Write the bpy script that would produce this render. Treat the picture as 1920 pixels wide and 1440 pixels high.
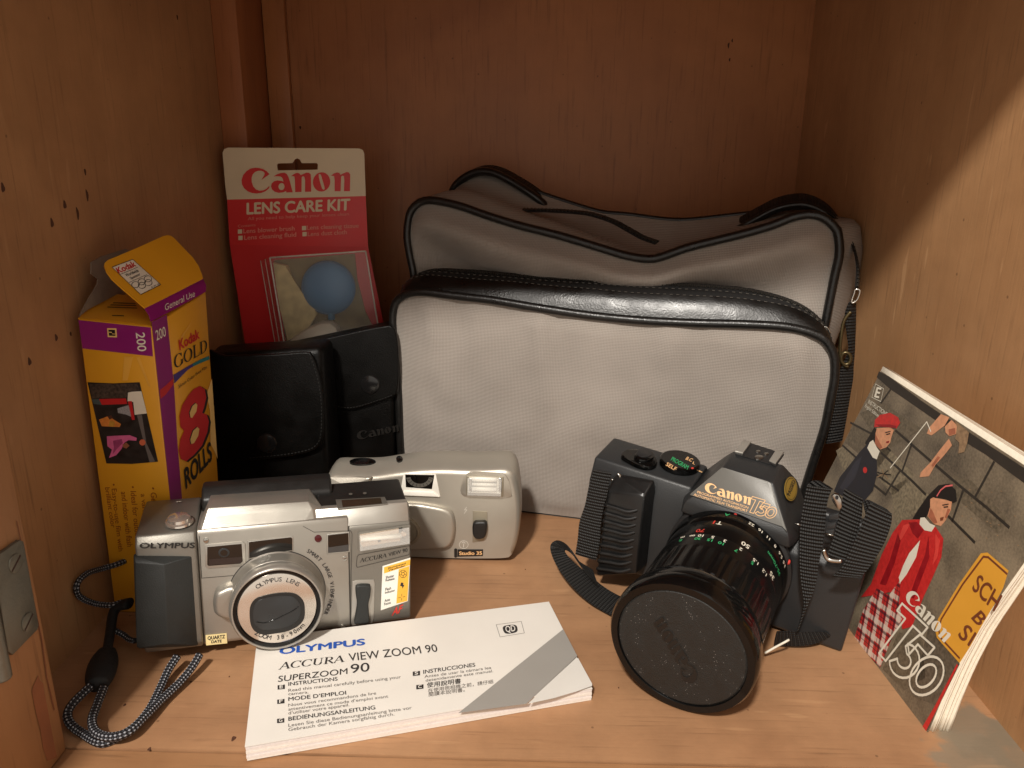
import bpy, bmesh, math, random
from math import sin, cos, pi, radians, atan2, sqrt, hypot
from mathutils import Vector, Matrix, noise
from mathutils.geometry import tessellate_polygon

for o in list(bpy.data.objects):
    bpy.data.objects.remove(o, do_unlink=True)
SC = bpy.context.scene
COL = SC.collection
random.seed(7)

# ------------------------------------------------------------------ camera
CAM = Vector((0, 0, 0.24))
FPX = 1442.0                       # focal length in pixels of the 1920 x 1440 photograph
_yaw, _pit, _rol = radians(-1.27), radians(16.76), radians(0.53)
_f = Vector((sin(_yaw) * cos(_pit), cos(_yaw) * cos(_pit), -sin(_pit)))
_r = Vector((cos(_yaw), -sin(_yaw), 0))
_u = _r.cross(_f)
RGT = _r * cos(_rol) + _u * sin(_rol)
UPV = -_r * sin(_rol) + _u * cos(_rol)
FWD = _f
cd = bpy.data.cameras.new('camera')
cd.sensor_width = 36.0
cd.sensor_fit = 'HORIZONTAL'
cd.lens = FPX / 1920 * 36.0
cd.clip_start = 0.01
cd.clip_end = 50
cam = bpy.data.objects.new('camera', cd)
COL.objects.link(cam)
cam.matrix_world = Matrix(((RGT.x, UPV.x, -FWD.x, CAM.x), (RGT.y, UPV.y, -FWD.y, CAM.y), (RGT.z, UPV.z, -FWD.z, CAM.z), (0, 0, 0, 1)))
SC.camera = cam

# ------------------------------------------------------------------ light
W = bpy.data.worlds.new('World')
SC.world = W
W.use_nodes = True
W.node_tree.nodes['Background'].inputs[0].default_value = (1.0, 0.91, 0.80, 1)
W.node_tree.nodes['Background'].inputs[1].default_value = 0.84
ld = bpy.data.lights.new('ceiling_lamp', 'AREA')
ld.shape = 'DISK'
ld.size = 0.13
ld.energy = 42
ld.color = (1.0, 0.94, 0.86)
lamp = bpy.data.objects.new('ceiling_lamp', ld)
COL.objects.link(lamp)
lamp.location = (-0.33, -0.90, 1.42)
lamp.rotation_euler = (Vector((0.0, 0.42, 0.05)) - lamp.location).to_track_quat('-Z', 'Y').to_euler()
vs = SC.view_settings
vs.view_transform = 'Standard'
vs.look = 'None'
vs.exposure = 0.0
vs.gamma = 1.0
vs.use_curve_mapping = False

# ------------------------------------------------------------------ materials
def lin(c):
    return tuple(((v / 255) / 12.92 if v / 255 <= 0.04045 else ((v / 255 + 0.055) / 1.055) ** 2.4) for v in c)

def new_mat(name):
    m = bpy.data.materials.new(name)
    m.use_nodes = True
    nt = m.node_tree
    return m, nt, nt.nodes['Principled BSDF'], nt.nodes.new, nt.links.new

def pm(name, col, rough=0.5, metal=0.0, spec=0.5, var=0.08, vscale=60, bump=0.0, bscale=400, coat=0.0, rvar=0.08, spots=0.0):
    """plain procedural material: colour with noise variation, roughness variation and fine bump"""
    m, nt, b, N, L = new_mat(name)
    c = lin(col)
    tc = N('ShaderNodeTexCoord')
    n1 = N('ShaderNodeTexNoise'); n1.inputs['Scale'].default_value = vscale; n1.inputs['Detail'].default_value = 5
    L(tc.outputs['Object'], n1.inputs['Vector'])
    mr = N('ShaderNodeMapRange'); mr.inputs[1].default_value = 0.3; mr.inputs[2].default_value = 0.7
    mr.inputs[3].default_value = 1 - var; mr.inputs[4].default_value = 1 + var
    L(n1.outputs[0], mr.inputs[0])
    mx = N('ShaderNodeVectorMath'); mx.operation = 'SCALE'
    mx.inputs[0].default_value = c
    L(mr.outputs[0], mx.inputs['Scale'])
    out = mx.outputs[0]
    if spots:
        vo = N('ShaderNodeTexVoronoi'); vo.inputs['Scale'].default_value = 900
        L(tc.outputs['Object'], vo.inputs['Vector'])
        lt = N('ShaderNodeMath'); lt.operation = 'LESS_THAN'; lt.inputs[1].default_value = spots
        L(vo.outputs['Distance'], lt.inputs[0])
        n3 = N('ShaderNodeTexNoise'); n3.inputs['Scale'].default_value = 200
        L(tc.outputs['Object'], n3.inputs['Vector'])
        gt = N('ShaderNodeMath'); gt.operation = 'GREATER_THAN'; gt.inputs[1].default_value = 0.56
        L(n3.outputs[0], gt.inputs[0])
        mu = N('ShaderNodeMath'); mu.operation = 'MULTIPLY'; L(lt.outputs[0], mu.inputs[0]); L(gt.outputs[0], mu.inputs[1])
        mi = N('ShaderNodeMix'); mi.data_type = 'RGBA'
        L(mu.outputs[0], mi.inputs[0]); L(out, mi.inputs[6]); mi.inputs[7].default_value = (0.22, 0.2, 0.18, 1)
        out = mi.outputs[2]
    L(out, b.inputs['Base Color'])
    mr2 = N('ShaderNodeMapRange'); mr2.inputs[1].default_value = 0.3; mr2.inputs[2].default_value = 0.7
    mr2.inputs[3].default_value = max(0.02, rough - rvar); mr2.inputs[4].default_value = min(1, rough + rvar)
    L(n1.outputs[0], mr2.inputs[0]); L(mr2.outputs[0], b.inputs['Roughness'])
    b.inputs['Metallic'].default_value = metal
    b.inputs['Specular IOR Level'].default_value = spec
    b.inputs['Coat Weight'].default_value = coat
    b.inputs['Coat Roughness'].default_value = 0.12
    if bump:
        n2 = N('ShaderNodeTexNoise'); n2.inputs['Scale'].default_value = bscale; n2.inputs['Detail'].default_value = 4
        L(tc.outputs['Object'], n2.inputs['Vector'])
        bp = N('ShaderNodeBump'); bp.inputs['Strength'].default_value = bump; bp.inputs['Distance'].default_value = 0.0006
        L(n2.outputs[0], bp.inputs['Height']); L(bp.outputs[0], b.inputs['Normal'])
    return m

def wood(name, c1, c2, axis='Z', rough=0.42, scratch=0.0, stains=(), grain=0.36, mottle=0.0):
    """board with fibres stretched along one axis, blotches, pores and shaped stains"""
    m, nt, b, N, L = new_mat(name)
    tc = N('ShaderNodeTexCoord')
    mp = N('ShaderNodeMapping')
    s = {'X': (3, 60, 60), 'Y': (60, 3, 60), 'Z': (60, 60, 3)}[axis]
    mp.inputs['Scale'].default_value = s
    L(tc.outputs['Object'], mp.inputs['Vector'])
    n1 = N('ShaderNodeTexNoise'); n1.inputs['Scale'].default_value = 1.0; n1.inputs['Detail'].default_value = 6; n1.inputs['Roughness'].default_value = 0.6
    L(mp.outputs[0], n1.inputs['Vector'])
    n2 = N('ShaderNodeTexNoise'); n2.inputs['Scale'].default_value = 7; n2.inputs['Detail'].default_value = 4; n2.inputs['Distortion'].default_value = 0.6
    L(tc.outputs['Object'], n2.inputs['Vector'])
    mp3 = N('ShaderNodeMapping'); mp3.inputs['Scale'].default_value = tuple(v * 9 for v in s)
    L(tc.outputs['Object'], mp3.inputs['Vector'])
    n3 = N('ShaderNodeTexNoise'); n3.inputs['Scale'].default_value = 1.0; n3.inputs['Detail'].default_value = 3
    L(mp3.outputs[0], n3.inputs['Vector'])
    a = N('ShaderNodeMath'); a.operation = 'MULTIPLY_ADD'; a.inputs[1].default_value = grain
    L(n1.outputs[0], a.inputs[0])
    a2 = N('ShaderNodeMath'); a2.operation = 'MULTIPLY'; a2.inputs[1].default_value = 1 - grain
    L(n2.outputs[0], a2.inputs[0]); L(a2.outputs[0], a.inputs[2])
    cr = N('ShaderNodeValToRGB')
    cr.color_ramp.elements[0].position = 0.30; cr.color_ramp.elements[0].color = (*lin(c2), 1)
    cr.color_ramp.elements[1].position = 0.68; cr.color_ramp.elements[1].color = (*lin(c1), 1)
    L(a.outputs[0], cr.inputs[0])
    out = cr.outputs[0]
    # pores
    mr = N('ShaderNodeMapRange'); mr.inputs[1].default_value = 0.22; mr.inputs[2].default_value = 0.42; mr.inputs[3].default_value = 0.70; mr.inputs[4].default_value = 1.0
    L(n3.outputs[0], mr.inputs[0])
    vm = N('ShaderNodeVectorMath'); vm.operation = 'SCALE'; L(out, vm.inputs[0]); L(mr.outputs[0], vm.inputs['Scale']); out = vm.outputs[0]
    if mottle:
        n4 = N('ShaderNodeTexNoise'); n4.inputs['Scale'].default_value = 55; n4.inputs['Detail'].default_value = 7; n4.inputs['Roughness'].default_value = 0.65
        L(tc.outputs['Object'], n4.inputs['Vector'])
        m4 = N('ShaderNodeMapRange'); m4.inputs[1].default_value = 0.3; m4.inputs[2].default_value = 0.7; m4.inputs[3].default_value = 1 - mottle; m4.inputs[4].default_value = 1 + mottle * 0.6
        L(n4.outputs[0], m4.inputs[0])
        v4 = N('ShaderNodeVectorMath'); v4.operation = 'SCALE'; L(out, v4.inputs[0]); L(m4.outputs[0], v4.inputs['Scale']); out = v4.outputs[0]
        vo = N('ShaderNodeTexVoronoi'); vo.inputs['Scale'].default_value = 70; L(tc.outputs['Object'], vo.inputs['Vector'])
        m5 = N('ShaderNodeMapRange'); m5.inputs[1].default_value = 0.035; m5.inputs[2].default_value = 0.06; m5.inputs[3].default_value = 0.55; m5.inputs[4].default_value = 1.0
        L(vo.outputs['Distance'], m5.inputs[0])
        v5 = N('ShaderNodeVectorMath'); v5.operation = 'SCALE'; L(out, v5.inputs[0]); L(m5.outputs[0], v5.inputs['Scale']); out = v5.outputs[0]
    for (cx, cy, cz, rad, col, amt) in stains:
        d = N('ShaderNodeVectorMath'); d.operation = 'DISTANCE'; d.inputs[1].default_value = (cx, cy, cz)
        nn = N('ShaderNodeTexNoise'); nn.inputs['Scale'].default_value = 1.6 / rad; nn.inputs['Detail'].default_value = 5
        L(tc.outputs['Object'], nn.inputs['Vector'])
        L(tc.outputs['Object'], d.inputs[0])
        ad = N('ShaderNodeMath'); ad.operation = 'MULTIPLY_ADD'; ad.inputs[1].default_value = rad * 2.2
        L(nn.outputs[0], ad.inputs[0]); L(d.outputs['Value'], ad.inputs[2])
        m2 = N('ShaderNodeMapRange'); m2.inputs[1].default_value = rad * 1.9; m2.inputs[2].default_value = rad * 2.25; m2.inputs[3].default_value = amt; m2.inputs[4].default_value = 0
        L(ad.outputs[0], m2.inputs[0])
        mi = N('ShaderNodeMix'); mi.data_type = 'RGBA'
        L(m2.outputs[0], mi.inputs[0]); L(out, mi.inputs[6]); mi.inputs[7].default_value = (*lin(col), 1); out = mi.outputs[2]
    if scratch:
        for k, (sx, rot) in enumerate(((2.0, 0.5), (1.4, 1.2), (2.6, -0.4))):
            ms = N('ShaderNodeMapping'); ms.inputs['Rotation'].default_value = (rot, rot * 0.6, rot); ms.inputs['Scale'].default_value = (14 * sx, 160, 14 * sx); ms.inputs['Location'].default_value = (k * 3.1, k, 0)
            L(tc.outputs['Object'], ms.inputs['Vector'])
            w = N('ShaderNodeTexNoise'); w.inputs['Scale'].default_value = 1; w.inputs['Detail'].default_value = 1
            L(ms.outputs[0], w.inputs['Vector'])
            m3 = N('ShaderNodeMapRange'); m3.inputs[1].default_value = 0.73; m3.inputs[2].default_value = 0.78; m3.inputs[3].default_value = 0; m3.inputs[4].default_value = scratch
            L(w.outputs[0], m3.inputs[0])
            mi = N('ShaderNodeMix'); mi.data_type = 'RGBA'
            L(m3.outputs[0], mi.inputs[0]); L(out, mi.inputs[6]); mi.inputs[7].default_value = (*lin((215, 170, 125)), 1); out = mi.outputs[2]
    L(out, b.inputs['Base Color'])
    r = N('ShaderNodeMapRange'); r.inputs[3].default_value = rough - 0.1; r.inputs[4].default_value = rough + 0.14
    L(n2.outputs[0], r.inputs[0]); L(r.outputs[0], b.inputs['Roughness'])
    b.inputs['Specular IOR Level'].default_value = 0.35
    bp = N('ShaderNodeBump'); bp.inputs['Strength'].default_value = 0.25; bp.inputs['Distance'].default_value = 0.0004
    L(n3.outputs[0], bp.inputs['Height']); L(bp.outputs[0], b.inputs['Normal'])
    return m

def weave(name, c1, c2, pitch, axes=('X', 'Z'), rough=0.8, strength=0.6, diag=False, sheen=0.0):
    """woven cloth: two crossed wave textures give colour and relief"""
    m, nt, b, N, L = new_mat(name)
    tc = N('ShaderNodeTexCoord')
    sp = N('ShaderNodeSeparateXYZ'); L(tc.outputs['Object'], sp.inputs[0])
    ws = []
    for k, ax in enumerate(axes):
        mu = N('ShaderNodeMath'); mu.operation = 'MULTIPLY'; mu.inputs[1].default_value = 2 * pi / pitch
        if diag:
            ad = N('ShaderNodeMath'); ad.operation = 'ADD' if k == 0 else 'SUBTRACT'
            L(sp.outputs[axes[0]], ad.inputs[0]); L(sp.outputs[axes[1]], ad.inputs[1]); L(ad.outputs[0], mu.inputs[0])
        else:
            L(sp.outputs[ax], mu.inputs[0])
        si = N('ShaderNodeMath'); si.operation = 'SINE'; L(mu.outputs[0], si.inputs[0]); ws.append(si)
    pr = N('ShaderNodeMath'); pr.operation = 'MULTIPLY'; L(ws[0].outputs[0], pr.inputs[0]); L(ws[1].outputs[0], pr.inputs[1])
    mr = N('ShaderNodeMapRange'); mr.inputs[1].default_value = -1; mr.inputs[2].default_value = 1
    L(pr.outputs[0], mr.inputs[0])
    n = N('ShaderNodeTexNoise'); n.inputs['Scale'].default_value = 14; n.inputs['Detail'].default_value = 6; L(tc.outputs['Object'], n.inputs['Vector'])
    mi = N('ShaderNodeMix'); mi.data_type = 'RGBA'; mi.inputs[6].default_value = (*lin(c2), 1); mi.inputs[7].default_value = (*lin(c1), 1)
    L(mr.outputs[0], mi.inputs[0])
    m2 = N('ShaderNodeMapRange'); m2.inputs[1].default_value = 0.3; m2.inputs[2].default_value = 0.7; m2.inputs[3].default_value = 0.86; m2.inputs[4].default_value = 1.07
    L(n.outputs[0], m2.inputs[0])
    vm = N('ShaderNodeVectorMath'); vm.operation = 'SCALE'; L(mi.outputs[2], vm.inputs[0]); L(m2.outputs[0], vm.inputs['Scale'])
    L(vm.outputs[0], b.inputs['Base Color'])
    b.inputs['Roughness'].default_value = rough
    b.inputs['Specular IOR Level'].default_value = 0.3
    b.inputs['Sheen Weight'].default_value = sheen
    bp = N('ShaderNodeBump'); bp.inputs['Strength'].default_value = strength; bp.inputs['Distance'].default_value = pitch * 0.3
    L(pr.outputs[0], bp.inputs['Height']); L(bp.outputs[0], b.inputs['Normal'])
    return m

def ribbed(name, c1, c2, pitch, rough=0.55, uvaxis='Y', strength=0.8):
    """webbing or braid, ribs across the length (UV: Y runs along the strip in metres)"""
    m, nt, b, N, L = new_mat(name)
    uv = N('ShaderNodeUVMap')
    sp = N('ShaderNodeSeparateXYZ'); L(uv.outputs[0], sp.inputs[0])
    mu = N('ShaderNodeMath'); mu.operation = 'MULTIPLY'; mu.inputs[1].default_value = 2 * pi / pitch; L(sp.outputs['Y'], mu.inputs[0])
    si = N('ShaderNodeMath'); si.operation = 'SINE'; L(mu.outputs[0], si.inputs[0])
    mx = N('ShaderNodeMath'); mx.operation = 'MULTIPLY'; mx.inputs[1].default_value = 2 * pi / (pitch * 0.55); L(sp.outputs['X'], mx.inputs[0])
    sx = N('ShaderNodeMath'); sx.operation = 'SINE'; L(mx.outputs[0], sx.inputs[0])
    ad = N('ShaderNodeMath'); ad.operation = 'MULTIPLY_ADD'; ad.inputs[1].default_value = 0.25; L(sx.outputs[0], ad.inputs[0]); L(si.outputs[0], ad.inputs[2])
    mr = N('ShaderNodeMapRange'); mr.inputs[1].default_value = -0.6; mr.inputs[2].default_value = 1.1; L(ad.outputs[0], mr.inputs[0])
    mi = N('ShaderNodeMix'); mi.data_type = 'RGBA'; mi.inputs[6].default_value = (*lin(c2), 1); mi.inputs[7].default_value = (*lin(c1), 1)
    L(mr.outputs[0], mi.inputs[0]); L(mi.outputs[2], b.inputs['Base Color'])
    b.inputs['Roughness'].default_value = rough
    bp = N('ShaderNodeBump'); bp.inputs['Strength'].default_value = strength; bp.inputs['Distance'].default_value = pitch * 0.35
    L(ad.outputs[0], bp.inputs['Height']); L(bp.outputs[0], b.inputs['Normal'])
    return m

def braid(name, pitch):
    """black cord with pale flecks in a diagonal braid"""
    m, nt, b, N, L = new_mat(name)
    uv = N('ShaderNodeUVMap')
    sp = N('ShaderNodeSeparateXYZ'); L(uv.outputs[0], sp.inputs[0])
    ws = []
    for sgn in (1, -1):
        a = N('ShaderNodeMath'); a.operation = 'MULTIPLY_ADD'; a.inputs[1].default_value = sgn * 1.0
        L(sp.outputs['X'], a.inputs[0]); L(sp.outputs['Y'], a.inputs[2])
        mu = N('ShaderNodeMath'); mu.operation = 'MULTIPLY'; mu.inputs[1].default_value = 2 * pi / pitch; L(a.outputs[0], mu.inputs[0])
        si = N('ShaderNodeMath'); si.operation = 'SINE'; L(mu.outputs[0], si.inputs[0]); ws.append(si)
    pr = N('ShaderNodeMath'); pr.operation = 'MULTIPLY'; L(ws[0].outputs[0], pr.inputs[0]); L(ws[1].outputs[0], pr.inputs[1])
    mr = N('ShaderNodeMapRange'); mr.inputs[1].default_value = 0.25; mr.inputs[2].default_value = 0.55; L(pr.outputs[0], mr.inputs[0])
    mi = N('ShaderNodeMix'); mi.data_type = 'RGBA'; mi.inputs[6].default_value = (0.012, 0.012, 0.016, 1); mi.inputs[7].default_value = (0.34, 0.35, 0.38, 1)
    L(mr.outputs[0], mi.inputs[0]); L(mi.outputs[2], b.inputs['Base Color'])
    b.inputs['Roughness'].default_value = 0.55
    bp = N('ShaderNodeBump'); bp.inputs['Strength'].default_value = 0.9; bp.inputs['Distance'].default_value = 0.0005
    L(pr.outputs[0], bp.inputs['Height']); L(bp.outputs[0], b.inputs['Normal'])
    return m

def clear(name, tint=(1, 1, 1), amount=0.86, rough=0.06):
    """thin clear plastic"""
    m, nt, b, N, L = new_mat(name)
    b.inputs['Base Color'].default_value = (*tint, 1)
    b.inputs['Roughness'].default_value = rough
    b.inputs['Specular IOR Level'].default_value = 0.7
    tr = N('ShaderNodeBsdfTransparent'); tr.inputs[0].default_value = (*tint, 1)
    ms = N('ShaderNodeMixShader'); ms.inputs[0].default_value = amount
    L(b.outputs[0], ms.inputs[1]); L(tr.outputs[0], ms.inputs[2])
    L(ms.outputs[0], nt.nodes['Material Output'].inputs['Surface'])
    return m

# ------------------------------------------------------------------ mesh helpers
def mesh_obj(name, verts, faces, mat, parent=None, smooth=False, uv=None, auto=None):
    me = bpy.data.meshes.new(name)
    me.from_pydata([tuple(v) for v in verts], [], faces)
    me.update()
    if mat: me.materials.append(mat)
    if uv:
        ul = me.uv_layers.new(name='UVMap')
        for lp in me.loops: ul.data[lp.index].uv = uv[lp.vertex_index]
    o = bpy.data.objects.new(name, me)
    COL.objects.link(o)
    if parent: o.parent = parent
    if smooth:
        for p in me.polygons: p.use_smooth = True
        if auto: me.set_sharp_from_angle(angle=radians(auto))
    return o

def bm_obj(name, bm, mat, parent=None, smooth=True, auto=35):
    me = bpy.data.meshes.new(name)
    bmesh.ops.recalc_face_normals(bm, faces=bm.faces)
    bm.to_mesh(me); bm.free()
    if mat: me.materials.append(mat)
    if smooth:
        for p in me.polygons: p.use_smooth = True
        if auto: me.set_sharp_from_angle(angle=radians(auto))
    o = bpy.data.objects.new(name, me)
    COL.objects.link(o)
    if parent: o.parent = parent
    return o

def empty(name, M=None):
    o = bpy.data.objects.new(name, None)
    o.empty_display_size = 0.02
    COL.objects.link(o)
    if M is not None: o.matrix_world = M
    return o

def tag(o, label, cat, group=None):
    o['label'] = label; o['category'] = cat
    if group: o['group'] = group
    return o

def struct(o):
    o['kind'] = 'structure'
    return o

def pose(x, y, z, yaw, pit=0, rol=0):
    return Matrix.Translation((x, y, z)) @ Matrix.Rotation(yaw, 4, 'Z') @ Matrix.Rotation(pit, 4, 'X') @ Matrix.Rotation(rol, 4, 'Y')

def bm_box(x0, x1, y0, y1, z0, z1, bev=0.0, seg=2):
    bm = bmesh.new()
    vs_ = [bm.verts.new((x, y, z)) for x in (x0, x1) for y in (y0, y1) for z in (z0, z1)]
    for f in ((0, 1, 3, 2), (4, 6, 7, 5), (0, 4, 5, 1), (2, 3, 7, 6), (0, 2, 6, 4), (1, 5, 7, 3)):
        bm.faces.new([vs_[i] for i in f])
    if bev: bmesh.ops.bevel(bm, geom=list(bm.edges), offset=bev, segments=seg, profile=0.5, affect='EDGES', clamp_overlap=True)
    return bm

def box(name, x0, x1, y0, y1, z0, z1, mat, parent=None, bev=0.0, seg=2, auto=50):
    return bm_obj(name, bm_box(x0, x1, y0, y1, z0, z1, bev, seg), mat, parent, True, auto)

def hexa(name, v8, mat, parent=None, bev=0.0, seg=2):
    """v8: bottom 4 then top 4, same order"""
    bm = bmesh.new()
    v = [bm.verts.new(p) for p in v8]
    for f in ((3, 2, 1, 0), (4, 5, 6, 7), (0, 1, 5, 4), (1, 2, 6, 5), (2, 3, 7, 6), (3, 0, 4, 7)):
        bm.faces.new([v[i] for i in f])
    if bev: bmesh.ops.bevel(bm, geom=list(bm.edges), offset=bev, segments=seg, profile=0.5, affect='EDGES', clamp_overlap=True)
    return bm_obj(name, bm, mat, parent, True, 50)

def extr(name, prof, axis, a0, a1, mat, parent=None, bev=0.0, seg=2, auto=40):
    """closed 2D profile swept along an axis. axis X: prof=(y,z); Y: (x,z); Z: (x,y)"""
    def P(p, a):
        return (a, p[0], p[1]) if axis == 'X' else ((p[0], a, p[1]) if axis == 'Y' else (p[0], p[1], a))
    bm = bmesh.new()
    A = [bm.verts.new(P(p, a0)) for p in prof]; B = [bm.verts.new(P(p, a1)) for p in prof]
    n = len(prof)
    bm.faces.new(A[::-1]); bm.faces.new(B)
    for i in range(n): bm.faces.new((A[i], A[(i + 1) % n], B[(i + 1) % n], B[i]))
    bmesh.ops.recalc_face_normals(bm, faces=bm.faces)
    if bev:
        ed = [e for e in bm.edges if len(e.link_faces) == 2 and e.calc_face_angle(0) > radians(25)]
        bmesh.ops.bevel(bm, geom=ed, offset=bev, segments=seg, profile=0.5, affect='EDGES', clamp_overlap=True)
    return bm_obj(name, bm, mat, parent, True, auto)

def hull(name, pts, mat, parent=None, bev=0.0, seg=2, auto=35):
    bm = bmesh.new()
    for p in pts: bm.verts.new(p)
    r = bmesh.ops.convex_hull(bm, input=bm.verts)
    bmesh.ops.delete(bm, geom=[v for v in bm.verts if not v.link_faces], context='VERTS')
    bmesh.ops.dissolve_limit(bm, angle_limit=radians(2), verts=bm.verts, edges=bm.edges)
    if bev: bmesh.ops.bevel(bm, geom=list(bm.edges), offset=bev, segments=seg, profile=0.5, affect='EDGES', clamp_overlap=True)
    return bm_obj(name, bm, mat, parent, True, auto)

def lathe(name, prof, mat, parent=None, origin=(0, 0, 0), axis='Y', n=64, auto=30, close=True, ridge=None):
    """prof: (radius, distance along axis). ridge=(i0,i1,count,depth): radial grooves on rows i0..i1"""
    V, F = [], []
    o = Vector(origin)
    for k, (r, a) in enumerate(prof):
        for i in range(n):
            t = 2 * pi * i / n
            rr = r
            if ridge and ridge[0] <= k <= ridge[1]:
                ph = (i * ridge[2] / n) % 1.0
                if ph > 0.55: rr = r - ridge[3]
            c, s = rr * cos(t), rr * sin(t)
            V.append(o + (Vector((c, a, s)) if axis == 'Y' else (Vector((c, s, a)) if axis == 'Z' else Vector((a, c, s)))))
    m = len(prof)
    for k in range(m - 1):
        for i in range(n):
            j = (i + 1) % n
            F.append((k * n + i, k * n + j, (k + 1) * n + j, (k + 1) * n + i))
    if close:
        F.append(tuple(range(n))[::-1]); F.append(tuple((m - 1) * n + i for i in range(n)))
    bm = bmesh.new()
    vs_ = [bm.verts.new(v) for v in V]
    for f in F:
        try: bm.faces.new([vs_[i] for i in f])
        except ValueError: pass
    bmesh.ops.remove_doubles(bm, verts=bm.verts, dist=1e-7)
    return bm_obj(name, bm, mat, parent, True, auto)

def smooth_pts(pts, n, closed=False):
    """Catmull-Rom resampling to n points evenly spaced by length"""
    P = [Vector(p) for p in pts]
    m = len(P)
    dense = []
    segs = m if closed else m - 1
    for i in range(segs):
        g = (lambda k: P[k % m]) if closed else (lambda k: P[min(max(k, 0), m - 1)])
        p0, p1, p2, p3 = g(i - 1), g(i), g(i + 1), g(i + 2)
        for k in range(12):
            t = k / 12
            dense.append(0.5 * (2 * p1 + (p2 - p0) * t + (2 * p0 - 5 * p1 + 4 * p2 - p3) * t * t + (3 * p1 - p0 - 3 * p2 + p3) * t ** 3))
    dense.append(P[0].copy() if closed else P[-1].copy())
    L = [0.0]
    for a, b in zip(dense, dense[1:]): L.append(L[-1] + (b - a).length)
    out = []
    k = 0
    cnt = n if not closed else n + 1
    for i in range(cnt):
        t = L[-1] * i / (cnt - 1)
        while k < len(L) - 2 and L[k + 1] < t: k += 1
        d = L[k + 1] - L[k]
        out.append(dense[k].lerp(dense[k + 1], (t - L[k]) / d if d > 1e-12 else 0))
    return out[:-1] if closed else out

def tube(name, pts, r, mat, parent=None, n=10, closed=False, caps=True, flat=1.0, up=None, auto=None):
    """round (or flattened) cord along points; UV = metres round and along"""
    P = [Vector(p) for p in pts]
    m = len(P)
    V, F, uv = [], [], []
    prev = None
    ln = 0.0
    R = r if callable(r) else (lambda t: r)
    for i in range(m):
        if closed: T = (P[(i + 1) % m] - P[i - 1])
        else: T = P[min(i + 1, m - 1)] - P[max(i - 1, 0)]
        T.normalize()
        if prev is None:
            ref = Vector(up) if up else (Vector((0, 0, 1)) if abs(T.z) < 0.9 else Vector((1, 0, 0)))
            A = (ref - T * ref.dot(T)).normalized()
        else:
            A = (prev - T * prev.dot(T)).normalized()
        prev = A
        B = T.cross(A)
        if i: ln += (P[i] - P[i - 1]).length
        rr = R(i / max(1, m - 1))
        for k in range(n):
            t = 2 * pi * k / n
            V.append(P[i] + A * (rr * flat * cos(t)) + B * (rr * sin(t)))
            uv.append((abs(((k / n) * 2) - 1) * pi * rr, ln))
    for i in range(m if closed else m - 1):
        j = (i + 1) % m
        for k in range(n):
            q = (k + 1) % n
            F.append((i * n + k, i * n + q, j * n + q, j * n + k))
    if not closed and caps:
        F.append(tuple(range(n))[::-1]); F.append(tuple((m - 1) * n + k for k in range(n)))
    o = mesh_obj(name, V, F, mat, parent, True, uv)
    return o

def strip(name, Lp, Rp, mat, parent=None, thick=0.0012, n=40):
    """flat band between two edge curves, given thickness; UV = metres across and along"""
    A = smooth_pts(Lp, n); B = smooth_pts(Rp, n)
    V, F, uv = [], [], []
    ln = 0
    q = 5
    for i in range(n):
        C = (A[i] + B[i]) / 2
        if i: ln += (C - (A[i - 1] + B[i - 1]) / 2).length
        T = ((A[min(i + 1, n - 1)] + B[min(i + 1, n - 1)]) - (A[max(i - 1, 0)] + B[max(i - 1, 0)])).normalized()
        S = (B[i] - A[i]); w = S.length
        Nn = S.cross(T)
        Nn = Nn.normalized() if Nn.length > 1e-9 else Vector((0, -1, 0))
        for side in (0, 1):
            for k in range(q):
                t = k / (q - 1)
                e = 0.35 if k in (0, q - 1) else 1.0
                V.append(A[i].lerp(B[i], t) + Nn * (thick / 2 * e * (1 if side == 0 else -1)))
                uv.append((t * w, ln))
    st = 2 * q
    for i in range(n - 1):
        for k in range(q - 1):
            a = i * st + k
            F.append((a, a + 1, a + st + 1, a + st))
            a = i * st + q + k
            F.append((a, a + st, a + st + 1, a + 1))
        for k0, k1 in ((0, q), (q - 1, 2 * q - 1)):
            a, b = i * st + k0, i * st + k1
            F.append((a, b, b + st, a + st) if k0 else (a, a + st, b + st, b))
    for i in (0, n - 1):
        a = i * st
        for k in range(q - 1): F.append((a + k, a + k + 1, a + q + k + 1, a + q + k))
    return mesh_obj(name, V, F, mat, parent, True, uv, auto=60)

# ------------------------------------------------------------------ photograph pixels -> points on real planes
def ray(px):
    return RGT * ((px[0] - 960) / FPX) - UPV * ((px[1] - 720) / FPX) + FWD

def on_axis(px, axis, val):
    d = ray(px); i = 'xyz'.index(axis)
    return CAM + d * ((val - CAM[i]) / d[i])

class Pl:
    """a plane fixed to a thing: local origin o, axes ex, ey; ex x ey points out of the surface"""
    def __init__(s, M, o, ex, ey):
        s.M = M; s.o = Vector(o); s.ex = Vector(ex).normalized(); ey = Vector(ey)
        s.ey = (ey - s.ex * ey.dot(s.ex)).normalized(); s.n = s.ex.cross(s.ey)
        s.Mi = M.inverted()
    def up(s, px):
        c = s.Mi @ CAM; d = s.Mi.to_3x3() @ ray(px)
        t = (s.o - c).dot(s.n) / d.dot(s.n)
        q = c + d * t - s.o
        return (q.dot(s.ex), q.dot(s.ey))
    def ups(s, l): return [s.up(p) for p in l]
    def loc(s, ab, off=0.0): return s.o + s.ex * ab[0] + s.ey * ab[1] + s.n * off
    def p3(s, px, off=0.0): return s.loc(s.up(px), off)

def zc(ox, oy, k, l): return [(ox + x / k, oy + y / k) for x, y in l]

def area2(l): return sum(a[0] * b[1] - b[0] * a[1] for a, b in zip(l, l[1:] + l[:1]))

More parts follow.
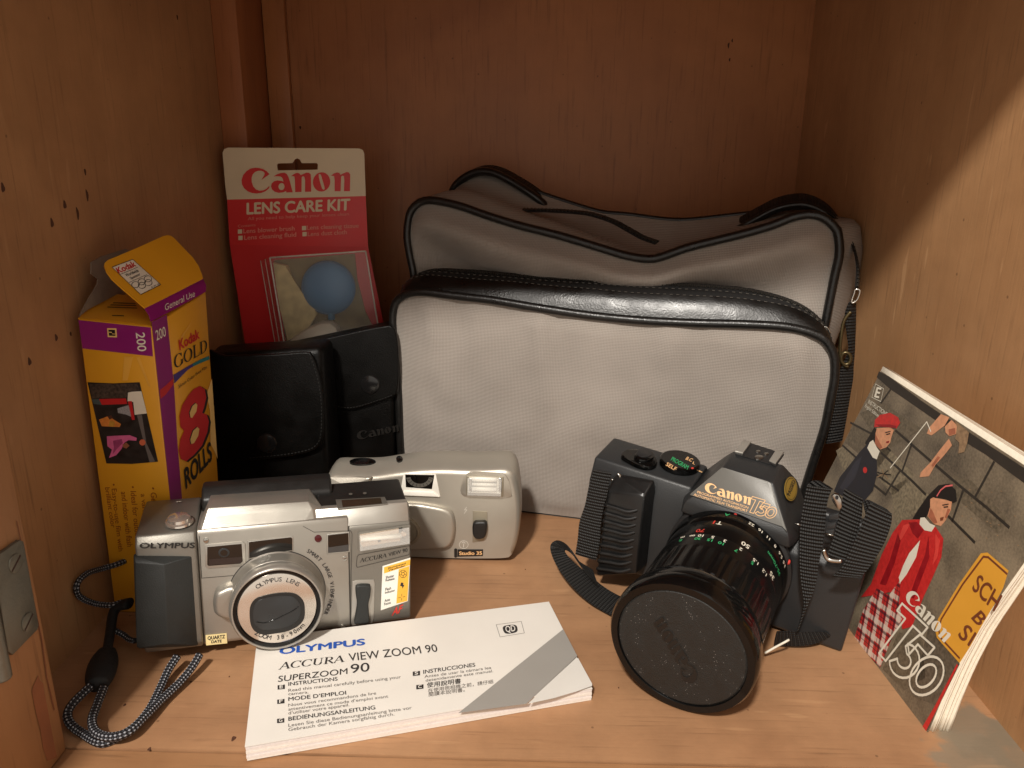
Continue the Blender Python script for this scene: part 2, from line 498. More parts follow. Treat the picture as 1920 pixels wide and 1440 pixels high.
def slab(name, pl, ab, z0, z1, mat, parent, bev=0.0, warp=None):
    """polygon given in plane coordinates, thickness from z0 to z1 above the surface"""
    ab = list(ab)
    if area2(ab) < 0: ab = ab[::-1]
    bm = bmesh.new()
    A = [bm.verts.new(pl.loc(p, z0)) for p in ab]; B = [bm.verts.new(pl.loc(p, z1)) for p in ab]
    n = len(ab)
    bm.faces.new(A[::-1]); bm.faces.new(B)
    for i in range(n): bm.faces.new((A[i], A[(i + 1) % n], B[(i + 1) % n], B[i]))
    if bev:
        top = [e for e in bm.edges if all(v in B for v in e.verts)]
        bmesh.ops.bevel(bm, geom=top, offset=bev, segments=2, profile=0.5, affect='EDGES', clamp_overlap=True)
    return bm_obj(name, bm, mat, parent, True, 35)

def slab_round(name, pl, ab, z0, z1, r, mat, parent, n=5):
    """smooth outline raised from z0 to z1 with a rounded shoulder of radius r"""
    ab = [Vector(p).to_2d() for p in ab]
    if area2([tuple(p) for p in ab]) < 0: ab = ab[::-1]
    m = len(ab)
    nr = []
    for i in range(m):
        t = (ab[(i + 2) % m] - ab[i - 2]).normalized(); nr.append(Vector((-t.y, t.x)))
    V, F = [pl.loc(p, z0) for p in ab], []
    rows = 1
    for k in range(n + 1):
        a = pi / 2 * k / n
        d = r * (1 - cos(a)); z = z1 - r + r * sin(a)
        V += [pl.loc(p + nr[i] * d, z) for i, p in enumerate(ab)]; rows += 1
    for j in range(rows - 1):
        for i in range(m):
            q = (i + 1) % m; F.append((j * m + i, j * m + q, (j + 1) * m + q, (j + 1) * m + i))
    F.append(tuple((rows - 1) * m + i for i in range(m)))
    return mesh_obj(name, V, F, mat, parent, True, auto=50)

def pslab(name, pl, px, z0, z1, mat, parent, bev=0.0): return slab(name, pl, pl.ups(px), z0, z1, mat, parent, bev)

def flat(name, pl, polys, off, mat, parent):
    """one flat print mesh from polygons [(outer, hole, ...)] in plane coordinates"""
    V, F = [], []
    for kk, po in enumerate(polys):
        zo = off + (kk % 11) * 4e-6
        loops = po if isinstance(po[0][0], (tuple, list, Vector)) else [po]
        base = len(V)
        flatl = [p for lp in loops for p in lp]
        V += [pl.loc(p, zo) for p in flatl]
        for t in tessellate_polygon([[Vector((p[0], p[1], 0)) for p in lp] for lp in loops]):
            a, b, c = [flatl[i] for i in t]
            cr = (b[0] - a[0]) * (c[1] - a[1]) - (b[1] - a[1]) * (c[0] - a[0])
            F.append(tuple(base + i for i in (t if cr > 0 else t[::-1])))
    return mesh_obj(name, V, F, mat, parent)

def pflat(name, pl, pxpolys, off, mat, parent):
    return flat(name, pl, [pl.ups(p) for p in pxpolys], off, mat, parent)

def outline(ab, w, closed=True):
    """thin line of width w along a polyline -> list of quads"""
    out = []
    n = len(ab)
    for i in range(n if closed else n - 1):
        a = Vector(ab[i]).to_2d(); b = Vector(ab[(i + 1) % n]).to_2d()
        d = (b - a)
        if d.length < 1e-9: continue
        d = d.normalized(); s = Vector((-d.y, d.x)) * w / 2; a = a - d * w * 0.3; b = b + d * w * 0.3
        out.append([tuple(a - s), tuple(b - s), tuple(b + s), tuple(a + s)])
    return out

def rrect(x0, y0, x1, y1, r, n=5):
    out = []
    for cx, cy, a0 in ((x1 - r, y1 - r, 0), (x0 + r, y1 - r, 90), (x0 + r, y0 + r, 180), (x1 - r, y0 + r, 270)):
        for k in range(n + 1):
            t = radians(a0 + 90 * k / n); out.append((cx + r * cos(t), cy + r * sin(t)))
    return out

def rquad(q, r, n=4):
    """quad of 2D points with rounded corners (r as fraction 0..0.5 of the sides)"""
    out = []
    for i in range(4):
        p = Vector(q[i]).to_2d(); a = Vector(q[i - 1]).to_2d(); b = Vector(q[(i + 1) % 4]).to_2d()
        s = p.lerp(a, r); e = p.lerp(b, r)
        for k in range(n + 1):
            t = k / n; out.append(tuple(s.lerp(p, t).lerp(p.lerp(e, t), t)))
    return out

def circle(c, r, n=24, ry=None, a0=0): return [(c[0] + r * cos(a0 + 2 * pi * k / n), c[1] + (ry or r) * sin(a0 + 2 * pi * k / n)) for k in range(n)]

# ------------------------------------------------------------------ lettering
_gc = {}
def glyphs(s, bold=0.0, spacing=1.0):
    key = (s, bold, spacing)
    if key in _gc: return _gc[key]
    cu = bpy.data.curves.new('lettering', 'FONT')
    cu.body = s; cu.size = 1.0; cu.resolution_u = 4; cu.space_character = spacing; cu.fill_mode = 'BOTH' if hasattr(cu, 'fill_mode') else cu.fill_mode
    ob = bpy.data.objects.new('lettering', cu)
    me = bpy.data.meshes.new_from_object(ob)
    V = [(v.co.x, v.co.y) for v in me.vertices]
    F = [tuple(p.vertices) for p in me.polygons]
    bpy.data.objects.remove(ob); bpy.data.curves.remove(cu); bpy.data.meshes.remove(me)
    if bold:
        v0, f0 = V, F
        V, F = [], []
        for dx, dy in ((-1, 0), (1, 0), (0, 0.8), (0, -0.8), (0, 0)):
            b = len(V); V += [(x + dx * bold, y + dy * bold) for x, y in v0]; F += [tuple(b + i for i in f) for f in f0]
    _gc[key] = (V, F)
    return V, F
def cap_h():
    V, _ = glyphs('H'); return max(v[1] for v in V)
CAPH = cap_h()

def text(pl, s, bl, br, tl, mat, parent, off=0.00015, bold=0.0, spacing=1.0, name='lettering'):
    """text whose baseline runs bl -> br and whose capitals reach tl (plane coordinates)"""
    V, F = glyphs(s, bold, spacing)
    x0 = min(v[0] for v in V); x1 = max(v[0] for v in V)
    bl, br, tl = Vector(bl).to_2d(), Vector(br).to_2d(), Vector(tl).to_2d()
    W_ = []
    n5 = max(1, len(V) // 5) if bold else len(V) + 1
    for iv, (x, y) in enumerate(V):
        p = bl + (br - bl) * ((x - x0) / (x1 - x0)) + (tl - bl) * (y / CAPH)
        W_.append(pl.loc(p, off + (iv // n5) * 5e-6))
    fl = (br - bl).x * (tl - bl).y - (br - bl).y * (tl - bl).x < 0
    return mesh_obj(name, W_, [f[::-1] for f in F] if fl else F, mat, parent)

def ptext(pl, s, bl, br, tl, mat, parent, **k):
    return text(pl, s, pl.up(bl), pl.up(br), pl.up(tl), mat, parent, **k)

def arctext(pl, s, c, r, a0, a1, h, mat, parent, off=0.00015, bold=0.0, outward=True, warp=None, name='lettering'):
    """letters on a circle; outward: tops point away from the centre and text runs from a0 to a1"""
    V, F = [], []
    n = len(s)
    for i, ch in enumerate(s):
        if ch == ' ': continue
        gv, gf = glyphs(ch, bold)
        xm = (min(v[0] for v in gv) + max(v[0] for v in gv)) / 2
        a = a0 + (a1 - a0) * (i + 0.5) / n
        rad = Vector((cos(a), sin(a)))
        up = rad if outward else -rad
        rt = Vector((up.y, -up.x))
        k = h / CAPH
        o = Vector(c).to_2d() + rad * (r if outward else r + h)
        b = len(V)
        for iv, (x, y) in enumerate(gv): V.append(pl.loc(o + rt * ((x - xm) * k) + up * (y * k), off + ((iv * 5) // len(gv)) * 5e-6))
        F += [tuple(b + q for q in f) for f in gf]
    return mesh_obj(name, V, F, mat, parent)

LOGO = None
def logo_polys():
    """the heavy roman five-letter word mark, unit width, baseline at 0"""
    C = [(520,212),(480,170),(430,138),(370,120),(310,115),(240,128),(180,165),(130,225),(105,300),(112,365),(145,425),(200,470),(260,495),(330,503),(400,495),(460,470),(505,435),(525,400),(515,392),(480,430),(430,455),(370,460),(320,440),(280,395),(258,330),(255,265),(272,215),(305,178),(350,162),(395,160),(430,172),(450,195),(445,225),(400,300),(460,255)]
    a = [(580,245),(630,215),(690,195),(740,190),(775,205),(800,245),(830,330),(850,410),(872,485),(775,487),(770,465),(730,485),(660,493),(600,475),(560,440),(545,395),(555,350),(590,318),(640,305),(700,312),(730,325),(722,285),(705,258),(680,245),(640,243)]
    ah = circle((702, 398), 46, 14, 54)
    n1 = [(840,243),(890,205),(930,190),(965,200),(985,225),(1020,210),(1070,188),(1110,190),(1135,215),(1140,270),(1148,475),(1055,478),(1052,300),(1040,250),(1015,240),(1000,260),(1003,478),(908,482),(900,300),(895,250),(875,240)]
    o = circle((1300, 328), 130, 28, 145)
    oh = [(1255,215),(1270,205),(1290,225),(1320,320),(1345,400),(1350,435),(1335,447),(1310,430),(1280,340),(1258,260)]
    n2 = [(1435,235),(1480,200),(1525,185),(1560,192),(1580,220),(1620,200),(1670,178),(1705,185),(1725,215),(1728,300),(1730,468),(1640,468),(1640,300),(1632,240),(1605,232),(1590,250),(1590,468),(1500,468),(1495,300),(1485,240),(1460,235)]
    f = lambda l: [((x - 105) / 1630, (490 - 0.0125 * (x - 105) - y) / 1630) for x, y in l]
    return [[f(C)], [f(a), f(ah)], [f(n1)], [f(o), f(oh)], [f(n2)]]

def logo(pl, bl, br, tl, mat, parent, off=0.00015, z1=None, name='logo'):
    """tl: top of the tall first letter above bl"""
    bl, br, tl = Vector(bl).to_2d(), Vector(br).to_2d(), Vector(tl).to_2d()
    H = (490 - 115) / 1630
    g = lambda p: tuple(bl + (br - bl) * p[0] + (tl - bl) * (p[1] / H))
    polys = [[[g(p) for p in lp] for lp in po] for po in logo_polys()]
    return flat(name, pl, polys, off, mat, parent)

def nib(letter):
    """roman capitals drawn with a broad pen: list of polygons in a unit-height box, and the advance width"""
    th, tn = 0.15, 0.045
    out = []
    def st(pts, force=None):
        for a, b in zip(pts, pts[1:]):
            a = Vector(a); b = Vector(b); d = (b - a)
            if d.length < 1e-6: continue
            d.normalize(); w = force if force else max(tn, th * abs(d.y))
            s = Vector((-d.y, d.x)) * w / 2; a = a - d * 0.012; b = b + d * 0.012
            out.append([tuple(a - s), tuple(b - s), tuple(b + s), tuple(a + s)])
    def arc(cx, cy, rx, ry, a0, a1, n=26): return [(cx + rx * cos(radians(a0 + (a1 - a0) * k / n)), cy + ry * sin(radians(a0 + (a1 - a0) * k / n))) for k in range(n + 1)]
    def serif(x, y, w=0.15): st([(x - w, y), (x + w, y)], tn)
    if letter == 'O': st(arc(.46, .5, .38, .49, 0, 360, 40)); adv = .96
    elif letter == 'C': st(arc(.46, .5, .38, .49, 42, 318, 34)); st([(.76, .97), (.76, .70)], tn); adv = .86
    elif letter == 'G': st(arc(.46, .5, .38, .49, 42, 335, 36)); st([(.76, .97), (.76, .70)], tn); st([(.80, .42), (.80, .10)]); serif(.80, .42, .14); adv = .98
    elif letter == 'L': st([(.2, 0), (.2, 1)]); serif(.2, .98); serif(.2, .02); st([(.2, .02), (.68, .02)], tn); st([(.68, .02), (.70, .26)], tn); adv = .76
    elif letter == 'D': st([(.2, 0), (.2, 1)]); st([(.05, .98), (.36, .98)], tn); st([(.05, .02), (.36, .02)], tn); st(arc(.36, .5, .44, .48, 90, -90, 26)); adv = .90
    elif letter == 'A': st([(.08, 0), (.42, 1)], tn * 1.3); st([(.42, 1), (.76, 0)], th); st([(.2, .34), (.64, .34)], tn); serif(.08, .02, .1); serif(.76, .02, .14); adv = .86
    elif letter == 'U': st([(.18, 1), (.18, .32)]); st(arc(.44, .32, .26, .31, 180, 360)); st([(.70, .32), (.70, 1)], tn * 1.4); serif(.18, .98, .14); serif(.70, .98, .12); adv = .90
    elif letter == 'R': st([(.2, 0), (.2, 1)]); serif(.2, .02); st([(.05, .98), (.4, .98)], tn); st(arc(.40, .74, .24, .24, 90, -90)); st([(.2, .5), (.4, .5)], tn); st([(.38, .5), (.76, .0)], th); adv = .80
    else: adv = .4
    return out, adv

def romans(pl, s, bl, br, tl, mat, parent, off=0.00015, name='lettering'):
    polys, x = [], 0
    for ch in s:
        p, adv = nib(ch)
        polys += [[(q[0] + x, q[1]) for q in po] for po in p]; x += adv
    bl, br, tl = Vector(bl).to_2d(), Vector(br).to_2d(), Vector(tl).to_2d()
    return flat(name, pl, [[tuple(bl + (br - bl) * (q[0] / x) + (tl - bl) * q[1]) for q in po] for po in polys], off, mat, parent)

def t50(pl, bl, br, tl, w, mat, parent, off=0.00015, name='lettering'):
    """outlined model number: a T, a 5 and a 0 that overlap"""
    T = [(0, 1), (.46, 1), (.46, .84), (.30, .84), (.30, 0), (.16, 0), (.16, .84), (0, .84)]
    cl = [(.68, .74), (.47, .74), (.44, .45)] + [(.49 + .15 * cos(radians(a)), .27 + .22 * sin(radians(a))) for a in range(115, -141, -15)]
    k = 0.052
    def offs(s):
        o = []
        for i, p in enumerate(cl):
            a = Vector(cl[max(i - 1, 0)]); b = Vector(cl[min(i + 1, len(cl) - 1)]); d = (b - a); d.y *= 0.55; d.normalize()
            o.append((p[0] - d.y * k * s, p[1] + d.x * k * s * 1.75))
        return o
    five = offs(1) + offs(-1)[::-1]
    z0 = circle((.82, .37), .18, 28, .37); z1 = circle((.82, .37), .095, 24, .23)
    bl, br, tl = Vector(bl).to_2d(), Vector(br).to_2d(), Vector(tl).to_2d()
    g = lambda l: [tuple(bl + (br - bl) * p[0] + (tl - bl) * p[1]) for p in l]
    polys = []
    for l in (T, five, z0, z1): polys += outline(g(l), w)
    V, F = [], []
    for kk, q in enumerate(polys):
        b = len(V); V += [pl.loc(p, off + (kk % 11) * 4e-6) for p in q]; F.append(tuple(range(b, b + 4)))
    return mesh_obj(name, V, F, mat, parent)
# ------------------------------------------------------------------ the cabinet
XL, XR, YB, YF = -0.2246, 0.211, 0.640, 0.260
ZT = 0.377
M_floor = wood('floor_wood', (180, 138, 101), (142, 102, 72), 'X', 0.52, 0.16, grain=0.18, mottle=0.12,
               stains=((0.197, 0.283, 0, 0.016, (128, 116, 98), 0.85), (0.188, 0.268, 0, 0.016, (130, 118, 100), 0.8), (0.212, 0.266, 0, 0.020, (124, 112, 94), 0.85)))
M_rail = wood('rail_wood', (184, 138, 98), (146, 104, 70), 'X', 0.5, grain=0.2, mottle=0.08)
M_left = wood('left_wood', (184, 138, 95), (152, 110, 74), 'Z', 0.5, 0.14, grain=0.22, mottle=0.08)
M_right = wood('right_wood', (198, 152, 108), (164, 120, 80), 'Z', 0.45, 0.5, grain=0.24, mottle=0.08)
M_back = wood('back_wood', (178, 118, 72), (146, 90, 52), 'Z', 0.42, grain=0.20, mottle=0.06)
M_stile = wood('stile_wood', (172, 110, 68), (142, 86, 52), 'Z', 0.45)
M_post = wood('post_wood', (176, 128, 86), (144, 102, 66), 'Z', 0.5)
M_door = wood('door_wood', (150, 92, 58), (110, 64, 40), 'Z', 0.5)
M_dark = pm('dark_gap', (58, 34, 22), 0.8)
M_hole = pm('hole_brown', (78, 46, 28), 0.9)
floor = struct(box('floor', XL - 0.01, XR + 0.012, YF, YB + 0.01, -0.018, 0.0, M_floor))
rail = struct(box('front_rail', XL - 0.012, XR + 0.016, 0.14, YF - 0.0007, -0.03, -0.0004, M_rail, bev=0.0006))
wl = struct(box('wall_left', XL - 0.018, XL, YF + 0.004, YB + 0.01, -0.02, 0.42, M_left))
wr = struct(box('wall_right', XR, XR + 0.018, 0.14, YB + 0.01, -0.02, 0.42, M_right))
wb = struct(box('wall_back', XL - 0.01, XR + 0.01, YB, YB + 0.015, -0.02, 0.42, M_back))
top = struct(box('ceiling', XL - 0.018, XR + 0.018, 0.2485, YB + 0.01, ZT + 0.012, ZT + 0.03, M_back))
hrail = struct(box('top_rail', XL - 0.018, XR + 0.018, 0.24, 0.262, ZT, ZT + 0.05, M_stile, bev=0.001))
# boards against the back wall at the left corner
box('board', XL, -0.2065, 0.580, 0.6395, 0.0, 0.40, M_stile, wb, bev=0.0008)
box('board', -0.206, -0.1888, 0.6335, 0.6398, 0.0, 0.40, M_back, wb, bev=0.0006)
# nail holes and dents in the left wall: shallow dark cups with a raised lip
def cup(name, parent, c, n, rx, rz):
    """small dent: lip ring and sunken floor, standing a hair proud of the wall"""
    N_ = Vector(n); t = Vector((0, 1, 0)) if abs(N_.y) < 0.9 else Vector((1, 0, 0)); t2 = N_.cross(t)
    V, F = [], []
    ks = ((1.15, 0.00006), (1.0, 0.0003), (0.72, 0.00022), (0.4, 0.00010))
    m = 12
    for r, h in ks:
        for i in range(m):
            a = 2 * pi * i / m; w = 1 + 0.18 * sin(3 * a + rx * 9000)
            V.append(Vector(c) + t * (rx * r * w * cos(a)) + t2 * (rz * r * w * sin(a)) + N_ * h)
    for k in range(3):
        for i in range(m):
            j = (i + 1) % m; F.append((k * m + i, k * m + j, (k + 1) * m + j, (k + 1) * m + i))
    F.append(tuple(3 * m + i for i in range(m)))
    return mesh_obj(name, V, F, M_hole, parent, True)
for px, r, l in (((121, 384), 1.5, 2.2), ((145, 400), 1.2, 3.4), ((163, 366), 1.2, 3.2), ((97, 418), 1.4, 2.4), ((105, 633), 1.3, 1.8), ((55, 678), 1.4, 2.0),
                 ((332, 32), 1.0, 1.6), ((5, 352), 1.4, 2.2), ((132, 626), 0.8, 1.2), ((159, 322), 1.0, 1.8)):
    p = on_axis(px, 'x', XL); cup('nail_hole', wl, p, (1, 0, 0), r * 0.0007, l * 0.0008)
for px, r, l in (((563, 239), 1.2, 1.6), ((1366, 85), 1.0, 2.6), ((1373, 76), 0.8, 1.6), ((1368, 112), 0.9, 1.6)):
    p = on_axis(px, 'y', YB); cup('nail_hole', wb, p, (0, -1, 0), r * 0.0006, l * 0.0007)
for px, r in (((438, 1385), 1.6), ((280, 1405), 1.1), ((234, 1322), 0.9), ((430, 1269), 0.5), ((358, 1279), 0.6), ((952, 1007), 0.7), ((985, 1068), 0.5), ((1160, 1290), 0.5)):
    p = on_axis(px, 'z', 0.0)
    V_ = cup('dent', floor, p, (0, 0, 1), r * 0.0008, r * 0.0005)

# front post with hinge, and the open door beyond it
XP = -0.1900
post = struct(box('front_post', XL - 0.012, XP, 0.2205, YF - 0.0012, -0.0002, 0.3765, M_post, bev=0.0012))
pp = Pl(Matrix.Identity(4), (XP, 0, 0), (0, 1, 0), (0, 0, 1))
M_chip = pm('worn_dark_wood', (138, 84, 52), 0.7, var=0.2)
pflat('bare_patch', pp, [zc(0, 960, 3, [(176, 1010), (186, 975), (212, 918), (222, 945), (240, 965), (246, 1010), (262, 1090), (290, 1240), (318, 1380), (262, 1400), (240, 1330), (225, 1230), (196, 1110)])], 0.0002, M_chip, post)
pflat('seam', pp, [zc(0, 960, 3, [(88, 50), (92, 50), (235, 720), (262, 930), (304, 1108), (300, 1120), (256, 930), (228, 720)])], 0.0003, pm('seam_brown', (120, 70, 42), 0.8), post)
door = tag(empty('cabinet_door', Matrix.Translation((XP - 0.016, 0.12, 0))), 'brown wooden door swung open at the bottom left corner of the cabinet', 'door')
box('panel', -0.02, 0.004, -0.02, 0.086, -0.05, 0.372, M_door, door, bev=0.001)
box('gap_shade_strip', -0.02, 0.0005, 0.0865, 0.0985, -0.05, 0.372, pm('gap_shade', (78, 44, 28), 0.7), door)  # dark strip painted as the shade in the gap between post and door
M_nickel = pm('nickel', (120, 117, 106), 0.46, 0.7, var=0.1, vscale=220, bump=0.2, bscale=900)
hg = tag(empty('hinge', Matrix.Translation((XP, 0.23, 0.028))), 'nickel plated hinge screwed to the left front post', 'hinge')
hp = Pl(hg.matrix_world, (0, 0, 0), (0, 1, 0), (0, 0, 1))
leaf = pslab('leaf', hp, [(-22, 1048), (30, 1012), (37, 1015), (66, 1172), (63, 1181), (17, 1228), (8, 1222)], 0.0001, 0.0016, M_nickel, hg, 0.0004)
for c in ((20, 1056), (44, 1166)):
    a = hp.up(c)
    s_ = slab('screw', hp, circle(a, 0.0036, 20), 0.0014, 0.0021, M_nickel, hg, 0.0003)
    slab('slot', hp, [(a[0] - 0.0030, a[1] - 0.0014), (a[0] - 0.0028, a[1] - 0.0020), (a[0] + 0.0030, a[1] + 0.0014), (a[0] + 0.0028, a[1] + 0.0020)], 0.0021, 0.00225, M_dark, s_)
b_ = hp.up((4, 1262))
lathe('knuckle', [(0.0005, -0.001), (0.0028, 0), (0.0032, 0.0006), (0.0032, 0.045), (0.0028, 0.0456), (0.0005, 0.0462)], M_nickel, hg, origin=hp.loc((b_[0] - 0.0018, b_[1] - 0.001), 0.0012), axis='Z', n=20)
# ------------------------------------------------------------------ white multilingual manual on the floor
M_paper = pm('white_paper', (224, 219, 211), 0.5, var=0.03, vscale=30, bump=0.05)
M_ink = pm('black_ink', (42, 38, 38), 0.6)
M_inkg = pm('grey_ink', (104, 98, 94), 0.6)
M_blue = pm('blue_ink', (38, 84, 172), 0.5)
M_greyband = pm('grey_print', (150, 146, 140), 0.5, var=0.02)
M_palegrey = pm('pale_grey_print', (214, 210, 203), 0.5, var=0.02)
MM = pose(-0.1138, 0.2553, 0.0002, 0.2644)
man = tag(empty('instruction_manual', MM), 'white instruction manual with blue heading lying flat in front of the silver zoom camera', 'booklet')
mw, md, mt = 0.1509, 0.0731, 0.0073
mp_ = Pl(MM, (0, 0, mt), (1, 0, 0), (0, 1, 0))
# exact outline of the cover from the photograph, corners lying on the cover plane
q = [mp_.up(p) for p in ((459, 1400), (1111, 1287), (1029, 1128), (482, 1198))]
def sag(x, y):
    """the right front corner droops a little, spine side is fuller"""
    u = max(0.0, (x - 0.115) / 0.036); v = max(0.0, 1 - y / 0.05)
    return -0.0012 * u * u * v
def sheet(name, z, inset, thick, mat, parent, n=14):
    V, F = [], []
    Q = [Vector(p).to_2d() for p in q]
    for side in (1, 0):
        for j in range(n + 1):
            for i in range(n + 1):
                s, t = i / n, j / n
                s2 = inset + s * (1 - 2 * inset) ; t2 = inset + t * (1 - 2 * inset)
                p = Q[0].lerp(Q[1], s2).lerp(Q[3].lerp(Q[2], s2), t2)
                k = z / mt
                V.append((p.x, p.y, z + sag(p.x, p.y) * k - (0 if side else thick)))
    m = (n + 1) * (n + 1)
    for j in range(n):
        for i in range(n):
            a = j * (n + 1) + i
            F.append((a, a + 1, a + n + 2, a + n + 1)); F.append((m + a, m + a + n + 1, m + a + n + 2, m + a + 1))
    rim = [i for i in range(n + 1)] + [j * (n + 1) + n for j in range(1, n + 1)] + [n * (n + 1) + i for i in range(n - 1, -1, -1)] + [j * (n + 1) for j in range(n - 1, 0, -1)]
    for a, b in zip(rim, rim[1:] + rim[:1]): F.append((a, m + a, m + b, b))
    return mesh_obj(name, V, F, mat, parent, False)
zz = 0.0
for k, (th, ins) in enumerate(((0.0011, 0.002), (0.0011, 0.0008), (0.0011, 0.0022), (0.0011, 0.001), (0.0011, 0.002), (0.0009, 0.0012))):
    zz += th + 0.00003
    sheet('pages', zz, ins, th, pm('page_edges_%d' % k, (226 - 3 * (k % 3), 218 - 3 * (k % 3), 208), 0.7, var=0.05, vscale=900), man)
sheet('cover', mt, 0.0, 0.0004, M_paper, man)
Zm = lambda l: zc(440, 1100, 2.743, l)
def mtx(s, bl, br, tl, m=None, **k):
    a = Zm([bl, br, tl]); return ptext(mp_, s, *a, m or M_ink, man, off=0.00022, **k)
# prints
def mflat(name, polys, off, m): return pflat(name, mp_, [Zm(p) for p in polys], off, m, man)
pb = mflat('grey_band', [[(1150, 652), (1690, 220), (1762, 358), (1500, 604)]], 0.0002, M_greyband)
mflat('pale_corner', [[(1508, 604), (1766, 368), (1838, 500), (1838, 512), (1760, 540), (1640, 575)]], 0.00018, M_palegrey)
for s, bl, br, tl, m, k in (
    ('OLYMPUS', (228, 350), (672, 300), (232, 318), M_blue, dict(bold=0.035)),
    ('VIEW ZOOM 90', (588, 385), (1046, 335), (584, 346), M_ink, dict(bold=0.004)),
    ('SUPERZOOM', (222, 492), (580, 450), (226, 462), M_ink, dict(bold=0.004)),
    ('90', (596, 447), (694, 436), (596, 402), M_ink, dict(bold=0.004)),
    ('INSTRUCTIONS', (276, 512), (530, 484), (276, 494), M_ink, dict(bold=0.012)),
    ('MODE D\u2019EMPLOI', (276, 590), (574, 556), (276, 571), M_ink, dict(bold=0.012)),
    ('BEDIENUNGSANLEITUNG', (276, 692), (724, 632), (276, 672), M_ink, dict(bold=0.012)),
    ('INSTRUCCIONES', (970, 450), (1238, 412), (970, 431), M_ink, dict(bold=0.012)),
    ('\u4f7f\u7528\u8aaa\u660e\u66f8', (988, 520), (1164, 497), (988, 500), M_ink, dict(bold=0.008)),
    ('Read this manual carefully before using your', (276, 543), (856, 472), (276, 528), M_inkg, {}),
    ('camera.', (276, 561), (380, 550), (276, 547), M_inkg, {}),
    ('Nous vous recommandons de lire', (276, 619), (728, 556), (276, 604), M_inkg, {}),
    ('attentivement ce mode d\u2019emploi avant', (276, 640), (790, 572), (276, 625), M_inkg, {}),
    ('d\u2019utiliser votre appareil.', (276, 660), (590, 616), (276, 645), M_inkg, {}),
    ('Lesen Sie diese Bedienungsanleitung bitte vor', (276, 723), (912, 631), (276, 707), M_inkg, {}),
    ('Gebrauch der Kamera sorgf\u00e4ltig durch.', (276, 745), (822, 664), (276, 729), M_inkg, {}),
    ('Antes de usar la c\u00e1mara lea', (976, 471), (1320, 424), (976, 457), M_inkg, {}),
    ('detenidamente este manual.', (982, 491), (1330, 441), (982, 477), M_inkg, {}),
    ('\u5728\u4f7f\u7528\u7167\u76f8\u6a5f\u4e4b\u524d\uff0c\u8acb\u4ed4\u7d30', (994, 546), (1330, 498), (994, 530), M_inkg, {}),
    ('\u95b1\u8b80\u672c\u8aaa\u660e\u66f8\u3002', (998, 566), (1184, 540), (998, 550), M_inkg, {})):
    mtx(s, bl, br, tl, m, **k)
a = mp_.ups(Zm([(226, 428), (562, 388), (236, 393)]))
romans(mp_, 'ACCURA', *a, M_ink, man, off=0.00022)
for s, (x, y) in (('E', (240, 518)), ('F', (238, 592)), ('G', (237, 691)), ('S', (935, 448)), ('C', (953, 517))):
    d = -0.13
    qd = [(x - 19, y + 13 - 19 * d * 0), (x + 18, y + 9), (x + 18, y - 13), (x - 19, y - 9)]
    mflat('letter_tile', [qd], 0.0002, M_ink)
    mtx(s, (x - 9, y + 8), (x + 9, y + 5), (x - 9, y - 8), M_paper, bold=0.02)
mm_ = mp_.ups(Zm([(1345, 197), (1474, 180), (1490, 240), (1365, 260)]))
flat('mark_frame', mp_, outline(mm_, 0.00022), 0.0002, M_inkg, man)
flat('mark_disc', mp_, [rquad(mp_.ups(Zm([(1374, 203), (1450, 194), (1458, 236), (1388, 247)])), 0.38)], 0.0002, M_ink, man)
mtx('QD', (1396, 236), (1446, 229), (1390, 206), M_paper, bold=0.015)
# ------------------------------------------------------------------ colour-printed booklet leaning on the right wall
M_page = pm('booklet_pages', (236, 226, 206), 0.65, var=0.05, vscale=500)
M_white = pm('white_print', (238, 232, 214), 0.5)
M_red = pm('red_print', (204, 46, 44), 0.45, var=0.16, vscale=500)
M_navy = pm('navy_print', (36, 36, 44), 0.5, var=0.4, vscale=600)
M_skin = pm('skin_print', (218, 156, 118), 0.5, var=0.14, vscale=420)
M_hair = pm('hair_print', (30, 24, 22), 0.5)
M_sand = pm('sand_hair_print', (150, 122, 92), 0.5, var=0.3, vscale=500)
M_yel = pm('sign_yellow', (232, 168, 60), 0.45, var=0.04)
M_brn = pm('sign_brown', (122, 66, 40), 0.5)
M_mort = pm('mortar_print', (50, 44, 38), 0.5, var=0.2, vscale=300)
def stone_print():
    m, nt, b, N, L = new_mat('stone_wall_print')
    tc = N('ShaderNodeTexCoord')
    n1 = N('ShaderNodeTexNoise'); n1.inputs['Scale'].default_value = 42; n1.inputs['Detail'].default_value = 6; L(tc.outputs['Object'], n1.inputs['Vector'])
    n2 = N('ShaderNodeTexNoise'); n2.inputs['Scale'].default_value = 900; n2.inputs['Detail'].default_value = 3; L(tc.outputs['Object'], n2.inputs['Vector'])
    mu = N('ShaderNodeMath'); mu.operation = 'MULTIPLY_ADD'; mu.inputs[1].default_value = 0.45; L(n2.outputs[0], mu.inputs[0]); L(n1.outputs[0], mu.inputs[2])
    cr = N('ShaderNodeValToRGB'); e = cr.color_ramp.elements
    e[0].position = 0.45; e[0].color = (*lin((58, 51, 44)), 1); e[1].position = 0.95; e[1].color = (*lin((150, 135, 112)), 1)
    L(mu.outputs[0], cr.inputs[0]); L(cr.outputs[0], b.inputs['Base Color'])
    b.inputs['Roughness'].default_value = 0.42
    b.inputs['Coat Weight'].default_value = 0.15; b.inputs['Coat Roughness'].default_value = 0.3
    return m
